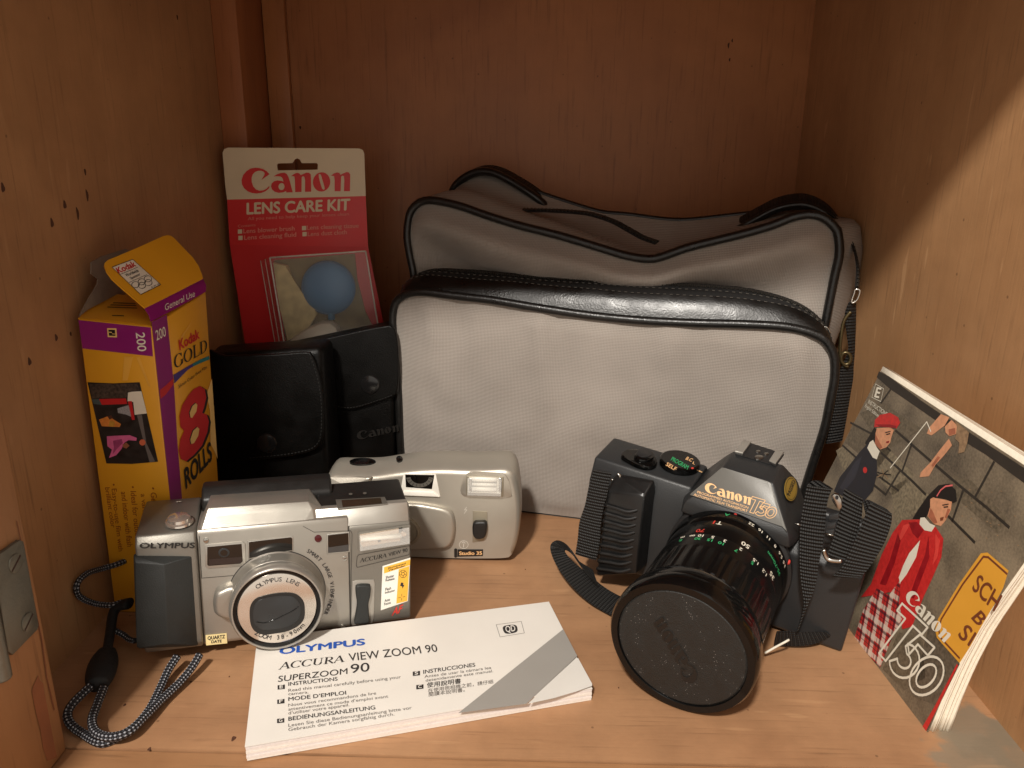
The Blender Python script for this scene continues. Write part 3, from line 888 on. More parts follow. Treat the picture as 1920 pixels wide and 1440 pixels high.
def plaid_print():
    m, nt, b, N, L = new_mat('plaid_print')
    tc = N('ShaderNodeTexCoord'); mp = N('ShaderNodeMapping'); mp.inputs['Rotation'].default_value = (0, radians(12), 0)
    L(tc.outputs['Object'], mp.inputs['Vector'])
    sp = N('ShaderNodeSeparateXYZ'); L(mp.outputs[0], sp.inputs[0])
    out = None
    col = N('ShaderNodeRGB'); col.outputs[0].default_value = (*lin((196, 52, 48)), 1); cur = col.outputs[0]
    for ax, per, ph, duty, c in (('X', 0.0085, 0, 0.34, (225, 212, 196)), ('Z', 0.0085, 0, 0.30, (225, 212, 196)), ('X', 0.0085, 1.9, 0.16, (40, 30, 40)), ('Z', 0.0085, 1.9, 0.16, (40, 30, 40)), ('X', 0.0085, 3.8, 0.05, (40, 30, 40)), ('Z', 0.0085, 3.8, 0.05, (40, 30, 40))):
        mu = N('ShaderNodeMath'); mu.operation = 'MULTIPLY_ADD'; mu.inputs[1].default_value = 2 * pi / per; mu.inputs[2].default_value = ph; L(sp.outputs[ax], mu.inputs[0])
        si = N('ShaderNodeMath'); si.operation = 'SINE'; L(mu.outputs[0], si.inputs[0])
        gt = N('ShaderNodeMath'); gt.operation = 'GREATER_THAN'; gt.inputs[1].default_value = cos(pi * duty); L(si.outputs[0], gt.inputs[0])
        k = N('ShaderNodeMath'); k.operation = 'MULTIPLY'; k.inputs[1].default_value = 0.7; L(gt.outputs[0], k.inputs[0])
        mi = N('ShaderNodeMix'); mi.data_type = 'RGBA'; L(k.outputs[0], mi.inputs[0]); L(cur, mi.inputs[6]); mi.inputs[7].default_value = (*lin(c), 1); cur = mi.outputs[2]
    L(cur, b.inputs['Base Color']); b.inputs['Roughness'].default_value = 0.45
    return m
M_stone, M_plaid = stone_print(), plaid_print()
BM = pose(0.1695, 0.4055, 0.0037, -1.5148, -0.135, 0.0276)
bk = tag(empty('photo_booklet', BM), 'booklet with a stone wall and school girls on its cover, leaning on the right wall', 'booklet')
bp_ = Pl(BM, (0, 0, 0), (1, 0, 0), (0, 0, 1))
cov_px = [(1478, 1029), (1500, 987), (1652, 696), (1985, 915), (1962, 985), (1925, 1046), (1882, 1107), (1835, 1172), (1795, 1244), (1765, 1310), (1737, 1378)]
cab = bp_.ups(cov_px)
slab('cover', bp_, cab, -0.0004, 0.0, M_stone, bk)
# page leaves fanning out behind the cover; each leaf is bounded by the cover edge
zmin = 0.0005; zmax = min(cab[2][1], cab[3][1])
redge = sorted([(p[1], p[0]) for p in cab[3:]])
ledge = sorted([(p[1], p[0]) for p in cab[:3]])
def lerp_tab(t, tab):
    if t <= tab[0][0]: return tab[0][1]
    for (a, b), (c, d) in zip(tab, tab[1:]):
        if t <= c: return b + (d - b) * (t - a) / max(1e-9, c - a)
    return tab[-1][1]
rnd = random.Random(3)
NL = 15
for k in range(NL):
    dep = 0.0006 + 0.0085 * k / (NL - 1)
    dx = rnd.uniform(-0.0018, 0.0004)
    V, F = [], []
    ns, ntt = 8, 16
    for j in range(ntt + 1):
        t = j / ntt
        z = 0.0002 + t * (cab[3][1] + 0.0025 - 0.0008 * rnd.random() * 0)
        x0 = lerp_tab(z, ledge); x1 = lerp_tab(z, redge) + dx
        for i in range(ns + 1):
            s = i / ns
            x = x0 + (x1 - x0) * s
            zt = z + t * (lerp_tab(x, sorted([(cab[2][0], cab[2][1]), (cab[3][0], cab[3][1])])) - cab[3][1])
            y = dep * (0.35 + 0.65 * s ** 1.5) * (1 - 0.45 * t) * (1 + 0.10 * sin(3 * t + k)) + 0.0004
            V.append((x, y, max(zt, 0.0002)))
    for j in range(ntt):
        for i in range(ns):
            a = j * (ns + 1) + i; F.append((a, a + 1, a + ns + 2, a + ns + 1))
    lf = mesh_obj('leaf', V, F, M_page, bk, True)
    so = lf.modifiers.new('thick', 'SOLIDIFY'); so.thickness = 0.0006; so.offset = 0
Zb = lambda l: zc(1520, 680, 2, l)
Zc = lambda l: zc(1620, 1100, 4.237, l)
Zd = lambda l: zc(1640, 700, 4.8, l)
def bfl(name, m, lvl, *polys): return pflat(name, bp_, polys, 0.00006 + 0.00005 * lvl, m, bk)
def bline(name, px, w, m, lvl, closed=False): return flat(name, bp_, outline(bp_.ups(px), w, closed), 0.00006 + 0.00005 * lvl, m, bk)
bfl('dark_band', M_mort, 1, Zd([(40, -18), (130, 30), (420, 245), (620, 380), (1344, 850), (1600, 1010), (1600, 1130), (1344, 985), (1000, 730), (850, 640), (560, 430), (330, 270), (140, 140), (20, 35)]))
for ln in ([(190, 515), (420, 715), (600, 870), (800, 1040), (1000, 1200), (1210, 1385)], [(60, 715), (220, 860), (340, 970), (460, 1090)], [(640, 1260), (820, 1440), (900, 1520)], [(228, 880), (100, 1090), (0, 1010)], [(145, 145), (60, 265)], [(520, 800), (600, 870)], [(900, 1125), (1075, 800)], [(250, 880), (330, 650)], [(700, 1330), (800, 1050)]):
    bline('mortar_line', Zd(ln), 0.0013, M_mort, 1)
for ln in ([(120, 310), (220, 400), (330, 480)], [(150, 225), (235, 270), (300, 330)]):
    bline('mortar_line', Zb(ln), 0.0011, M_mort, 1)
M_st1 = pm('stone_light', (132, 120, 98), 0.45, var=0.45, vscale=600)
M_st2 = pm('stone_mid', (106, 95, 78), 0.45, var=0.45, vscale=600)
M_st3 = pm('stone_dark', (98, 88, 74), 0.45, var=0.45, vscale=600)
for m, pl_ in ((M_st1, [(95, 330), (118, 315), (215, 402), (150, 470)]), (M_st2, [(160, 222), (235, 272), (300, 332), (250, 400), (130, 300)]), (M_st1, [(240, 275), (300, 330), (390, 420), (310, 500), (260, 440)]),
               (M_st2, [(185, 190), (270, 150), (420, 250), (300, 320), (230, 262)]), (M_st1, [(300, 470), (370, 430), (470, 520), (400, 560), (320, 610)]),                (M_st2, [(520, 420), (600, 440), (740, 585), (700, 640), (560, 520)]), (M_st3, [(440, 1000), (470, 960), (560, 1130), (480, 1290), (380, 1250)]), (M_st2, [(270, 1150), (330, 1010), (420, 1040), (430, 1180), (350, 1230)])):
    bfl('stone', m, 0, Zb(pl_))
rs = random.Random(11)
bfl('wall_flecks', M_sand, 1, *[Zb([(x, y), (x + 6, y + 2), (x + 7, y + 5), (x + 1, y + 4)]) for x, y in [(rs.uniform(560, 780), rs.uniform(470, 690)) for _ in range(16)]]).__setitem__('kind', 'stuff')
bfl('jumper', M_navy, 3, Zb([(218, 300), (185, 335), (150, 380), (110, 430), (88, 482), (130, 505), (200, 522), (235, 480), (250, 420), (250, 368), (228, 345)]))
bfl('hair', M_hair, 2, Zb([(240, 242), (258, 262), (245, 305), (230, 298), (214, 312), (204, 302), (228, 262)]))
bfl('face', M_skin, 4, Zb([(250, 245), (300, 243), (314, 252), (306, 275), (300, 300), (285, 318), (262, 326), (242, 305), (245, 265)]))
bfl('collar', M_white, 5, Zb([(236, 290), (224, 298), (214, 320), (235, 356), (250, 363), (261, 333), (250, 318)]))
bfl('beret', M_red, 5, Zb([(240, 242), (243, 215), (262, 196), (300, 188), (330, 205), (338, 225), (324, 247), (300, 242), (265, 240)]))
bfl('eye', M_hair, 6, Zb([(285, 268), (300, 264), (301, 268), (287, 272)]))
bfl('emblem', M_red, 5, Zb(circle((206, 403), 8, 12, 12)))
bline('string', Zb([(300, 395), (437, 222), (452, 258)]), 0.0006, M_white, 3)
for a in range(7):
    t = a * 0.9
    bline('spider_leg', Zb([(275, 418), (275 + 26 * cos(t), 420 + 20 * sin(t))]), 0.0006, M_sand if a % 2 else M_hair, 3)
bfl('arm', M_skin, 3, Zb([(490, 193), (522, 205), (505, 235), (470, 262), (455, 273), (437, 266), (445, 245)]), Zb([(520, 285), (532, 310), (500, 350), (470, 382), (445, 426), (410, 430), (414, 412), (450, 375), (488, 325)]))
bfl('face', M_skin, 4, Zb([(505, 240), (530, 215), (552, 235), (548, 268), (522, 276), (508, 262)]))
bfl('hair', M_sand, 5, Zb([(538, 212), (596, 262), (590, 300), (578, 335), (556, 341), (560, 300), (545, 285), (552, 240)]))
bfl('hair', M_hair, 3, Zb([(480, 460), (520, 454), (546, 478), (550, 520), (535, 527), (510, 512), (472, 506), (455, 535), (432, 587), (383, 586), (405, 550), (440, 500)]))
bfl('face', M_skin, 4, Zb([(470, 508), (505, 514), (532, 522), (528, 552), (508, 592), (490, 613), (465, 606), (440, 576), (450, 540), (450, 512), (462, 505)]))
bline('hairband', Zb([(476, 500), (490, 478), (508, 464), (534, 460)]), 0.0007, pm('pink_print', (226, 110, 110), 0.5), 5)
bfl('mouth', M_brn, 5, Zb([(488, 582), (502, 578), (498, 592), (488, 594)]))
bfl('eye', M_hair, 5, Zb([(500, 540), (518, 538), (518, 543), (502, 545)]))
bfl('coat', M_red, 4, Zb([(345, 590), (415, 588), (440, 630), (470, 615), (500, 660), (492, 730), (462, 800), (425, 880), (382, 990), (345, 1000), (332, 905), (300, 860), (262, 868), (190, 880), (228, 830), (268, 720), (308, 640)]))
bfl('collar', M_white, 6, Zb([(414, 582), (430, 580), (450, 603), (470, 612), (456, 634), (430, 629), (411, 606)]))
bfl('skirt', M_plaid, 5, Zb([(250, 846), (296, 872), (340, 812), (334, 900), (345, 960), (300, 1050), (262, 1145), (165, 1035), (198, 930)]))
bfl('blouse', M_white, 6, Zb([(413, 666), (398, 730), (362, 795), (338, 826), (333, 806), (350, 760), (372, 715)]))
bfl('road_sign', M_yel, 3, Zb([(640, 715), (665, 712), (744, 780), (724, 845), (688, 912), (650, 975), (600, 1065), (560, 1127), (475, 1032), (468, 1000), (480, 960), (560, 828)]))
bline('sign_border', Zb([(738, 792), (668, 730), (650, 728), (572, 832), (492, 962), (482, 1000), (488, 1030), (560, 1108)]), 0.0009, M_brn, 4)
for s, bl, br, tl in (('SCH', (606, 848), (692, 934), (634, 792)), ('B', (604, 958), (632, 990), (640, 928)), ('S', (553, 1022), (578, 1050), (588, 978)), ('I', (590, 1056), (597, 1064), (618, 1010))):
    ptext(bp_, s, *Zb([bl, br, tl]), M_brn, bk, off=0.0003, bold=0.02)
bfl('red_edge', M_red, 3, Zc([(458, 1128), (560, 960), (742, 612), (752, 626), (610, 920), (490, 1160)]))
logo(bp_, *bp_.ups(Zc([(322, 88), (644, 448), (388, 10)])), M_white, bk, off=0.0004)
t50(bp_, *bp_.ups(Zc([(65, 465), (478, 924), (310, 135)])), 0.0011, M_white, bk, off=0.00042)
ptext(bp_, 'E', *Zb([(240, 128), (258, 133), (250, 92)]), M_white, bk, off=0.0003, bold=0.03)
bline('letter_box', Zb([(231, 130), (245, 80), (275, 98), (264, 146)]), 0.0003, M_white, 3, True)
ptext(bp_, 'INSTRUCTIONS', *Zb([(216, 152), (284, 202), (222, 138)]), M_white, bk, off=0.0003)
ptext(bp_, 'English Edition', *Zb([(205, 166), (254, 205), (210, 154)]), M_white, bk, off=0.0003)

M_redd = pm('red_shade_print', (150, 22, 30), 0.45, var=0.15, vscale=200)
M_redl = pm('red_light_print', (226, 72, 64), 0.45, var=0.1, vscale=200)
M_skd = pm('skin_shade_print', (176, 106, 78), 0.5, var=0.15, vscale=300)
for m, pl_ in ((M_redd, [(330, 640), (300, 740), (262, 830), (285, 835), (318, 750), (340, 670)]), (M_redd, [(445, 650), (432, 720), (400, 800), (372, 880), (390, 885), (422, 800), (448, 730)]), (M_redl, [(470, 640), (488, 668), (478, 730), (460, 760), (470, 700)]),
               (M_redl, [(350, 610), (380, 600), (345, 660), (325, 680)]), (M_redd, [(370, 600), (402, 598), (425, 630), (405, 660), (385, 640)]), (M_redd, [(245, 232), (300, 232), (325, 238), (322, 246), (262, 240)])):
    bfl('fold_shade', m, 6, Zb(pl_))
for pl_ in ([(452, 545), (462, 560), (478, 600), (466, 604), (444, 576)], [(516, 548), (527, 550), (512, 585), (506, 580)], [(246, 268), (256, 290), (272, 318), (262, 324), (243, 303)], [(520, 250), (545, 245), (546, 266), (522, 274)], [(455, 385), (480, 350), (488, 356), (462, 392)]):
    bfl('skin_shade', M_skd, 6, Zb(pl_))
bfl('lip', M_redd, 7, Zb([(286, 296), (298, 293), (296, 300), (287, 302)]))
bfl('brow', M_hair, 7, Zb([(282, 261), (302, 256), (303, 259), (284, 264)]))
bfl('brow', M_hair, 7, Zb([(496, 533), (520, 529), (521, 532), (498, 537)]))
bfl('knit_shade', pm('navy_light_print', (52, 52, 62), 0.5, var=0.2, vscale=300), 4, Zb([(170, 370), (195, 350), (170, 430), (130, 480), (110, 470), (145, 410)]))
# ------------------------------------------------------------------ tall yellow film carton, left corner
M_ky = pm('carton_yellow', (226, 160, 34), 0.42, var=0.04, vscale=40, coat=0.1)
M_kp = pm('carton_purple', (136, 20, 108), 0.42, var=0.06, vscale=60, coat=0.1)
M_kr = pm('carton_red', (196, 34, 38), 0.45)
M_kph = pm('photo_dark', (34, 28, 26), 0.5, var=0.6, vscale=220)
M_kray = pm('carton_ray', (232, 172, 66), 0.42)
M_kk = pm('carton_black', (26, 20, 20), 0.5)
M_kw = pm('carton_white', (232, 222, 204), 0.5)
M_kb = pm('carton_brown_text', (150, 74, 20), 0.5)
M_kpink = pm('carton_pink', (214, 100, 150), 0.5, var=0.12, vscale=300)
M_kgrey = pm('carton_inside', (128, 112, 96), 0.8, var=0.12, vscale=200)
M_kpale = pm('carton_pale', (236, 196, 120), 0.45)
y0, y1 = 0.358, 0.412
FTL, FTR, FBL, FBR = [on_axis(p, 'y', y0) for p in ((146, 598), (284, 613), (207, 1092), (336, 1108))]
BTR, BBR = on_axis((386, 547), 'y', y1), on_axis((420, 1062), 'y', y1)
FTR2 = on_axis((284, 602), 'y', y0)
BBL = FBL + (BBR - FBR)
zb = min(FBL.z, FBR.z, BBR.z, BBL.z)
for v in (FBL, FBR, BBR, BBL): v.z = zb
_n = (BBR - FBR).cross(FTR - FBR)
BTR = CAM + ray((386, 547)) * ((FBR - CAM).dot(_n) / ray((386, 547)).dot(_n))
BTL = FTL + (BTR - FTR)
KO = Matrix.Translation(FBL)
kb = tag(empty('film_carton', KO), 'tall yellow and purple film carton with a torn open top by the left wall', 'box')
ki = KO.inverted()
hexa('carton', [ki @ v for v in (FBL, FBR, BBR, BBL, FTL, FTR, BTR, BTL)], M_ky, kb, 0.0006)
def plane3(M, a, b, c):
    """plane through a with ex towards b and ey on the side of c (world points)"""
    i = M.inverted(); a, b, c = i @ a, i @ b, i @ c
    return Pl(M, a, b - a, c - a)
KF = plane3(KO, FBL, FBR, FTL); KE = plane3(KO, FBR, BBR, FTR)
Z1 = lambda l: zc(120, 420, 3, l)
Z4 = lambda l: zc(150, 580, 4.8, l)
Z8 = lambda l: zc(180, 440, 8, l)
Ze = lambda l: zc(300, 580, 4, l)
Zt = lambda l: zc(140, 800, 4.5, l)
def kf(name, m, lvl, *polys, pl=KF): return pflat(name, pl, polys, 0.0002 + 0.00006 * lvl, m, kb)
kf('purple_band', M_kp, 0, [(147.5, 600), (283, 614), (287, 668), (155, 653)])
kf('photo_print', M_kph, 1, Z4([(70, 655), (300, 665), (540, 655), (705, 1370), (470, 1390), (240, 1385)]))
kf('backboard', M_kw, 2, Z4([(435, 748), (470, 740), (555, 735), (605, 935), (495, 948), (482, 832), (430, 826)]))
kf('red_wall', M_kr, 2, Z4([(175, 805), (415, 800), (428, 850), (200, 858)]))
kf('teal_wall', pm('carton_teal', (70, 84, 84), 0.5), 2, Z4([(108, 808), (175, 805), (198, 858), (125, 850)]))
kf('net', pm('net_grey', (150, 146, 148), 0.5, var=0.4, vscale=2500), 3, Z4([(340, 890), (440, 860), (472, 968), (420, 945), (345, 930)]))
kf('hoop', M_kr, 4, Z4([(435, 825), (470, 823), (497, 992), (472, 994)]))
kf('player', pm('carton_orange', (214, 130, 54), 0.5, var=0.2, vscale=400), 3, Z4([(175, 990), (268, 955), (300, 985), (372, 1030), (360, 1057), (200, 1050)]))
kf('floor_line', pm('lane_grey', (104, 96, 92), 0.5), 2, Z4([(515, 950), (560, 948), (600, 1200), (678, 1368), (630, 1376), (565, 1150)]))
kf('player', M_kpink, 3, Z4([(245, 1140), (330, 1135), (450, 1130), (515, 1155), (510, 1180), (440, 1175), (400, 1200), (380, 1250), (330, 1310), (265, 1335), (292, 1260), (250, 1230)]))
kf('hair', pm('photo_brown', (84, 46, 30), 0.5, var=0.3, vscale=400), 4, Z4([(250, 960), (285, 950), (300, 975), (270, 990)]))
kf('trouser', pm('photo_ochre', (190, 140, 50), 0.5, var=0.2, vscale=400), 4, Z4([(270, 1000), (320, 1010), (310, 1052), (262, 1050)]))
kf('hands', pm('photo_skin', (150, 90, 62), 0.5, var=0.2, vscale=400), 4, Z4([(385, 1215), (420, 1195), (450, 1225), (420, 1250), (395, 1240)]))
kf('crowd', pm('photo_crowd', (66, 54, 46), 0.5, var=0.7, vscale=700), 2, Z4([(90, 670), (520, 668), (536, 730), (440, 745), (415, 795), (110, 800)]))
kf('sleeve_shade', pm('carton_pink_shade', (160, 62, 110), 0.5, var=0.2, vscale=400), 4, Z4([(300, 1180), (380, 1165), (390, 1200), (330, 1260), (300, 1300), (310, 1240)]))
kf('ball', pm('ball_print', (206, 104, 70), 0.5), 4, Z4(circle((566, 1195), 28, 16)))
kf('light_ray', M_kray, 1, Z4([(400, 425), (480, 428), (430, 640), (385, 640)]))
kf('light_ray', M_kray, 1, Z4([(510, 430), (540, 430), (640, 700), (620, 690)]))
kf('mark_frame', M_kpale, 1, Z4([(246, 168), (330, 170), (336, 252), (252, 248)]))
kf('mark', M_kk, 2, Z4([(258, 182), (318, 184), (322, 238), (264, 236)]))
kf('mark_bar', M_kpale, 3, Z4([(264, 200), (290, 202), (290, 210), (264, 208)]), Z4([(292, 216), (318, 218), (318, 224), (292, 222)]))
ptext(KF, '200', *Z4([(506, 208), (524, 376), (584, 206)]), M_kw, kb, off=0.0004, bold=0.012)
for s, bl, br, tl in (('\u2022 General purpose', (638, 508), (690, 1010), (688, 512)), ('a variety of light', (560, 565), (606, 1010), (602, 562)), ('\u2022 Ideal for outdoor', (468, 500), (520, 985), (516, 500)), ('and indoor with flash', (392, 548), (446, 1010), (440, 546)),
                     ('\u2022 Easy-to-use film with', (310, 480), (372, 1050), (352, 478)), ('brilliant color', (258, 512), (310, 850), (298, 510))):
    ptext(KF, s, *Zt([bl, br, tl]), M_kb, kb, off=0.0003)
# the face with the large numeral
kf('purple_strip', M_kp, 0, [(283.5, 604), (312, 590), (326, 728), (332, 830), (341, 940), (352, 1080), (354, 1098), (336.5, 1106)], pl=KE)
kf('red_flash', M_kr, 1, Ze([(-4, 605), (40, 570), (98, 515), (96, 565), (40, 640), (0, 672)]), pl=KE)
kf('pale_fade', M_kpale, 1, Ze([(345, 640), (386, 520), (428, 1120), (375, 1000), (372, 760)]), pl=KE)
kf('light_ray', M_kray, 1, Ze([(150, 210), (245, 70), (215, 130), (165, 215)]), pl=KE)
ptext(KE, 'Kodak', *Ze([(142, 306), (293, 214), (133, 232)]), M_kr, kb, off=0.0004, bold=0.03)
romans(KE, 'GOLD', *KE.ups(Ze([(103, 448), (352, 310), (98, 350)])), M_kk, kb, off=0.0004)
kf('blue_sweep', pm('carton_blue', (70, 50, 120), 0.45), 2, Ze([(96, 492), (200, 430), (240, 408), (245, 428), (205, 452), (104, 556)]), pl=KE)
kf('teal_sweep', pm('carton_green', (40, 120, 124), 0.45), 2, Ze([(240, 408), (300, 375), (365, 349), (368, 375), (300, 402), (245, 428)]), pl=KE)
ptext(KE, '35mm Color Print Film', *Ze([(134, 594), (348, 442), (130, 570)]), M_kk, kb, off=0.0004)
e8 = [(295, 575), (330, 598), (341, 660), (325, 735), (310, 775), (345, 790), (361, 840), (350, 920), (310, 1020), (250, 1090), (190, 1140), (150, 1122), (135, 1060), (145, 980), (175, 910), (146, 880), (140, 800), (160, 720), (210, 640), (250, 595)]
h1 = [(258, 698), (275, 716), (267, 768), (237, 812), (217, 812), (210, 772), (230, 722)]; h2 = [(268, 878), (290, 896), (281, 950), (250, 1002), (222, 1012), (215, 972), (236, 908)]
flat('numeral_shadow', KE, [KE.ups(Ze([(x + 17, y + 6) for x, y in e8]))], 0.00035, M_kk, kb)
flat('numeral', KE, [[KE.ups(Ze(e8)), KE.ups(Ze(h1)), KE.ups(Ze(h2))]], 0.00045, M_kr, kb)
kf('numeral_counter', M_kpale, 3, Ze([(x + 8, y + 3) for x, y in h1]), Ze([(x + 8, y + 3) for x, y in h2]), pl=KE)
ptext(KE, 'ROLLS', *Ze([(188, 1346), (388, 1122), (174, 1206)]), M_kk, kb, off=0.0004, bold=0.035)
ptext(KE, '200', *Z1([(516, 656), (571, 628), (508, 602)]), M_kw, kb, off=0.0004, bold=0.012)
# opened flap: purple hinge strip and yellow leaf bending back to the left
A0, B0 = on_axis((284, 603), 'y', y0), on_axis((386, 547), 'y', y1)
A1, B1 = on_axis((272, 578), 'y', y0 + 0.001), on_axis((381, 523), 'y', y1)
C1 = on_axis((195, 500), 'y', y0 + 0.002)
K1 = plane3(KO, A0, B0, A1); K2 = plane3(KO, A1, B1, C1)
if K2.n.z < 0: K2 = Pl(KO, ki @ A1, ki @ B1 - ki @ A1, ki @ C1 - ki @ A1)
fl1 = pslab('flap_hinge', K1, [(284, 603), (386, 547), (386.5, 535), (381, 523), (272, 578), (280, 590)], -0.0005, 0.0, M_kp, kb)
flp = Z8([(735, 1104), (600, 985), (400, 815), (240, 670), (160, 560), (125, 470), (135, 420), (180, 380), (350, 310), (600, 205), (900, 70), (1010, 20), (1070, 8), (1120, 15), (1170, 50), (1300, 185), (1450, 340), (1540, 470), (1590, 600), (1604, 662)])
fl2 = pslab('flap', K2, flp, -0.0005, 0.0, M_ky, kb)
if K2.n.dot(ki.to_3x3() @ (CAM - A1)) < 0: sg = -1
else: sg = 1
def k2f(name, m, lvl, *polys, pl=K2): return pflat(name, pl, polys, (0.0002 + 0.00006 * lvl), m, kb)
ptext(K1, 'General Use', *Z8([(1030, 1145), (1478, 925), (1024, 1050)]), M_kw, kb, off=0.0003)
k2f('sponsor_label', M_kw, 1, Z8([(235, 495), (545, 378), (965, 755), (665, 905)]))
flat('label_frame', K2, outline(K2.ups(Z8([(235, 495), (545, 378), (965, 755), (665, 905)])), 0.0003) + outline(K2.ups(Z8([(352, 606), (620, 495)])), 0.0002, False) + outline(K2.ups(Z8([(490, 725), (755, 606)])), 0.0002, False), 0.0004, M_kk, kb)
ptext(K2, 'Kodak', *Z8([(335, 592), (600, 474), (285, 512)]), M_kr, kb, off=0.0004, bold=0.03)
ptext(K2, 'Worldwide', *Z8([(452, 640), (640, 560), (425, 600)]), M_kk, kb, off=0.0004, bold=0.015)
ptext(K2, 'Sponsor', *Z8([(518, 680), (665, 612), (495, 645)]), M_kk, kb, off=0.0004, bold=0.015)
rings = []
for cx, cy in ((585, 758), (680, 715), (772, 670), (683, 768), (778, 726)):
    rings += outline(K2.ups(Z8([(cx + 56 * cos(a * pi / 9) , cy + 46 * sin(a * pi / 9) ) for a in range(18)])), 0.0003)
flat('ring_mark', K2, rings, 0.0004, M_kk, kb)
ptext(K2, '36 USC 380', *Z8([(825, 808), (950, 752), (816, 788)]), M_kk, kb, off=0.0004)
# inner tuck panel and torn dust flap
TB = on_axis((220, 553), 'y', 0.395)
KT = plane3(KO, FTL, FTR, TB)
pslab('tuck_panel', KT, Z1([(78, 531), (130, 484), (240, 425), (300, 396), (440, 416), (482, 500), (492, 574), (300, 548)]), -0.0004, 0.0001, M_ky, kb)
pflat('code_bars', KT, [Z1([(245, 468), (410, 474), (412, 478), (244, 472)]), Z1([(262, 456), (406, 460), (408, 464), (260, 460)]), Z1([(278, 444), (402, 448), (404, 452), (276, 448)]), Z1([(270, 515), (338, 517), (338, 522), (270, 520)])], 0.0003, M_kk, kb)
KD = Pl(KO, ki @ Vector((-0.2170, FTL.y, FTL.z)), (0, 1, 0), (0.0, 0, 1))
pslab('dust_flap', KD, Z1([(84, 520), (130, 430), (185, 340), (190, 310), (150, 280), (152, 215), (210, 182), (345, 140), (380, 160), (240, 215), (235, 240), (300, 340), (330, 390), (290, 398), (240, 425), (130, 482)]), -0.0003, 0.0003, M_kgrey, kb)
# flat black pouch that the carton stands on
M_leath = pm('black_leather', (9, 8, 7), 0.40, spec=0.2, var=0.1, vscale=80, bump=0.35, bscale=1400, rvar=0.1)
M_leathd = pm('black_nylon', (17, 17, 18), 0.7, var=0.1, vscale=300, bump=0.3, bscale=1800)
sp = tag(empty('folded_pouch', Matrix.Translation((-0.196, 0.385, 0))), 'flat black pouch lying under the yellow film carton', 'pouch')
box('body', -0.0285, 0.026, -0.0285, 0.036, 0.0002, zb - 0.0004, M_leathd, sp, bev=0.003, seg=3)
# ------------------------------------------------------------------ blister card of lens cleaning kit, back left corner
M_cw = pm('card_cream', (214, 196, 164), 0.5, var=0.03, coat=0.1)
M_cr = pm('card_red', (204, 36, 36), 0.42, var=0.05, vscale=40, coat=0.1)
M_cr2 = pm('card_red_lower', (196, 32, 34), 0.42, var=0.06, vscale=30, coat=0.1)
M_cp = pm('card_pink_text', (214, 130, 112), 0.5)
CM = pose(-0.2114, 0.5534, 0.0002, 0.0625, -0.0156, -0.0195)
ck = tag(empty('lens_care_kit', CM), 'red and cream lens cleaning kit card with clear blister in the back corner', 'blister pack')
cp = Pl(CM, (0, 0, 0), (1, 0, 0), (0, 0, 1))
Z2 = lambda l: zc(380, 260, 3.2725, l)
slot = Z2([(455, 160), (463, 152), (550, 150), (565, 128), (580, 120), (595, 128), (608, 150), (700, 150), (707, 158), (705, 190), (460, 195)])
head = Z2([(122, 85), (132, 65), (155, 55), (960, 60), (982, 70), (991, 92), (1000, 352), (150, 374), (140, 300)])
for off in (0.0, -0.0006):
    flat('header', cp, [[cp.ups(head), cp.ups(slot)]], off, M_cw, ck)
pslab('text_panel', cp, Z2([(150, 374), (1000, 352), (1015, 665), (166, 650)]), -0.0006, 0.0, M_cr, ck)
pslab('backing', cp, Z2([(166, 650), (1015, 665), (1110, 1140), (1205, 2005), (405, 2020), (270, 1320)]), -0.0006, -0.00005, M_cr2, ck)
Zq = lambda l: zc(440, 300, 8, l)
logo(cp, *cp.ups(Zq([(105, 490), (1735, 470), (105, 115)])), M_cr, ck, off=0.0004)
for s, bl, br, tl, m, k in (('LENS CARE KIT', (270, 463), (905, 437), (270, 396), M_cw, dict(bold=0.035)), ('All you need to help keep your lenses clean.', (278, 500), (905, 470), (278, 481), M_cp, {}),
                            ('Contents', (217, 545), (325, 536), (217, 529), M_cp, {}), ('Lens blower brush', (250, 580), (565, 562), (250, 554), M_cp, dict(bold=0.02)), ('Lens cleaning fluid', (255, 620), (575, 600), (255, 594), M_cp, dict(bold=0.02)),
                            ('Lens cleaning tissue', (640, 558), (958, 545), (640, 533), M_cp, dict(bold=0.02)), ('Lens dust cloth', (645, 598), (885, 585), (645, 572), M_cp, dict(bold=0.02))):
    ptext(cp, s, *Z2([bl, br, tl]), m, ck, off=0.0004, **k)
for x, y in ((217, 557), (220, 596), (610, 536), (613, 573)):
    pflat('bullet', cp, [Z2([(x, y), (x + 26, y - 1), (x + 26, y + 25), (x, y + 26)])], 0.0004, M_cw, ck)
# clear blister tray: side walls and front, thin plastic; pale colour on the rims stands in for glints
M_clear = clear('blister_plastic', (0.97, 0.97, 0.95), 0.88, 0.08)
M_rim = pm('blister_rim_glint', (206, 200, 188), 0.25, spec=0.8)
bd = 0.020
cpf = Pl(CM, (0, -bd, 0), (1, 0, 0), (0, 0, 1))
fq = cpf.ups(Z2([(412, 730), (1000, 690), (1082, 1180), (512, 1330)]))
bq = cp.ups(Z2([(356, 748), (1012, 682), (1100, 1190), (462, 1350)]))
Fv = [cpf.loc(p) for p in fq]; Bv = [cp.loc(p, 0.0004) for p in bq]
V = Fv + Bv
bl_ = mesh_obj('blister', V, [(3, 2, 1, 0), (0, 1, 5, 4), (1, 2, 6, 5), (2, 3, 7, 6), (3, 0, 4, 7)], M_clear, ck)
for a, b in ((0, 1), (1, 2), (3, 0)):
    tube('rim', [V[a].lerp(V[b], t / 6) for t in range(7)], 0.00055, M_rim, bl_, n=6)
tube('rim', [V[4].lerp(V[7], t / 6) for t in range(7)], 0.0003, M_rim, bl_, n=6)
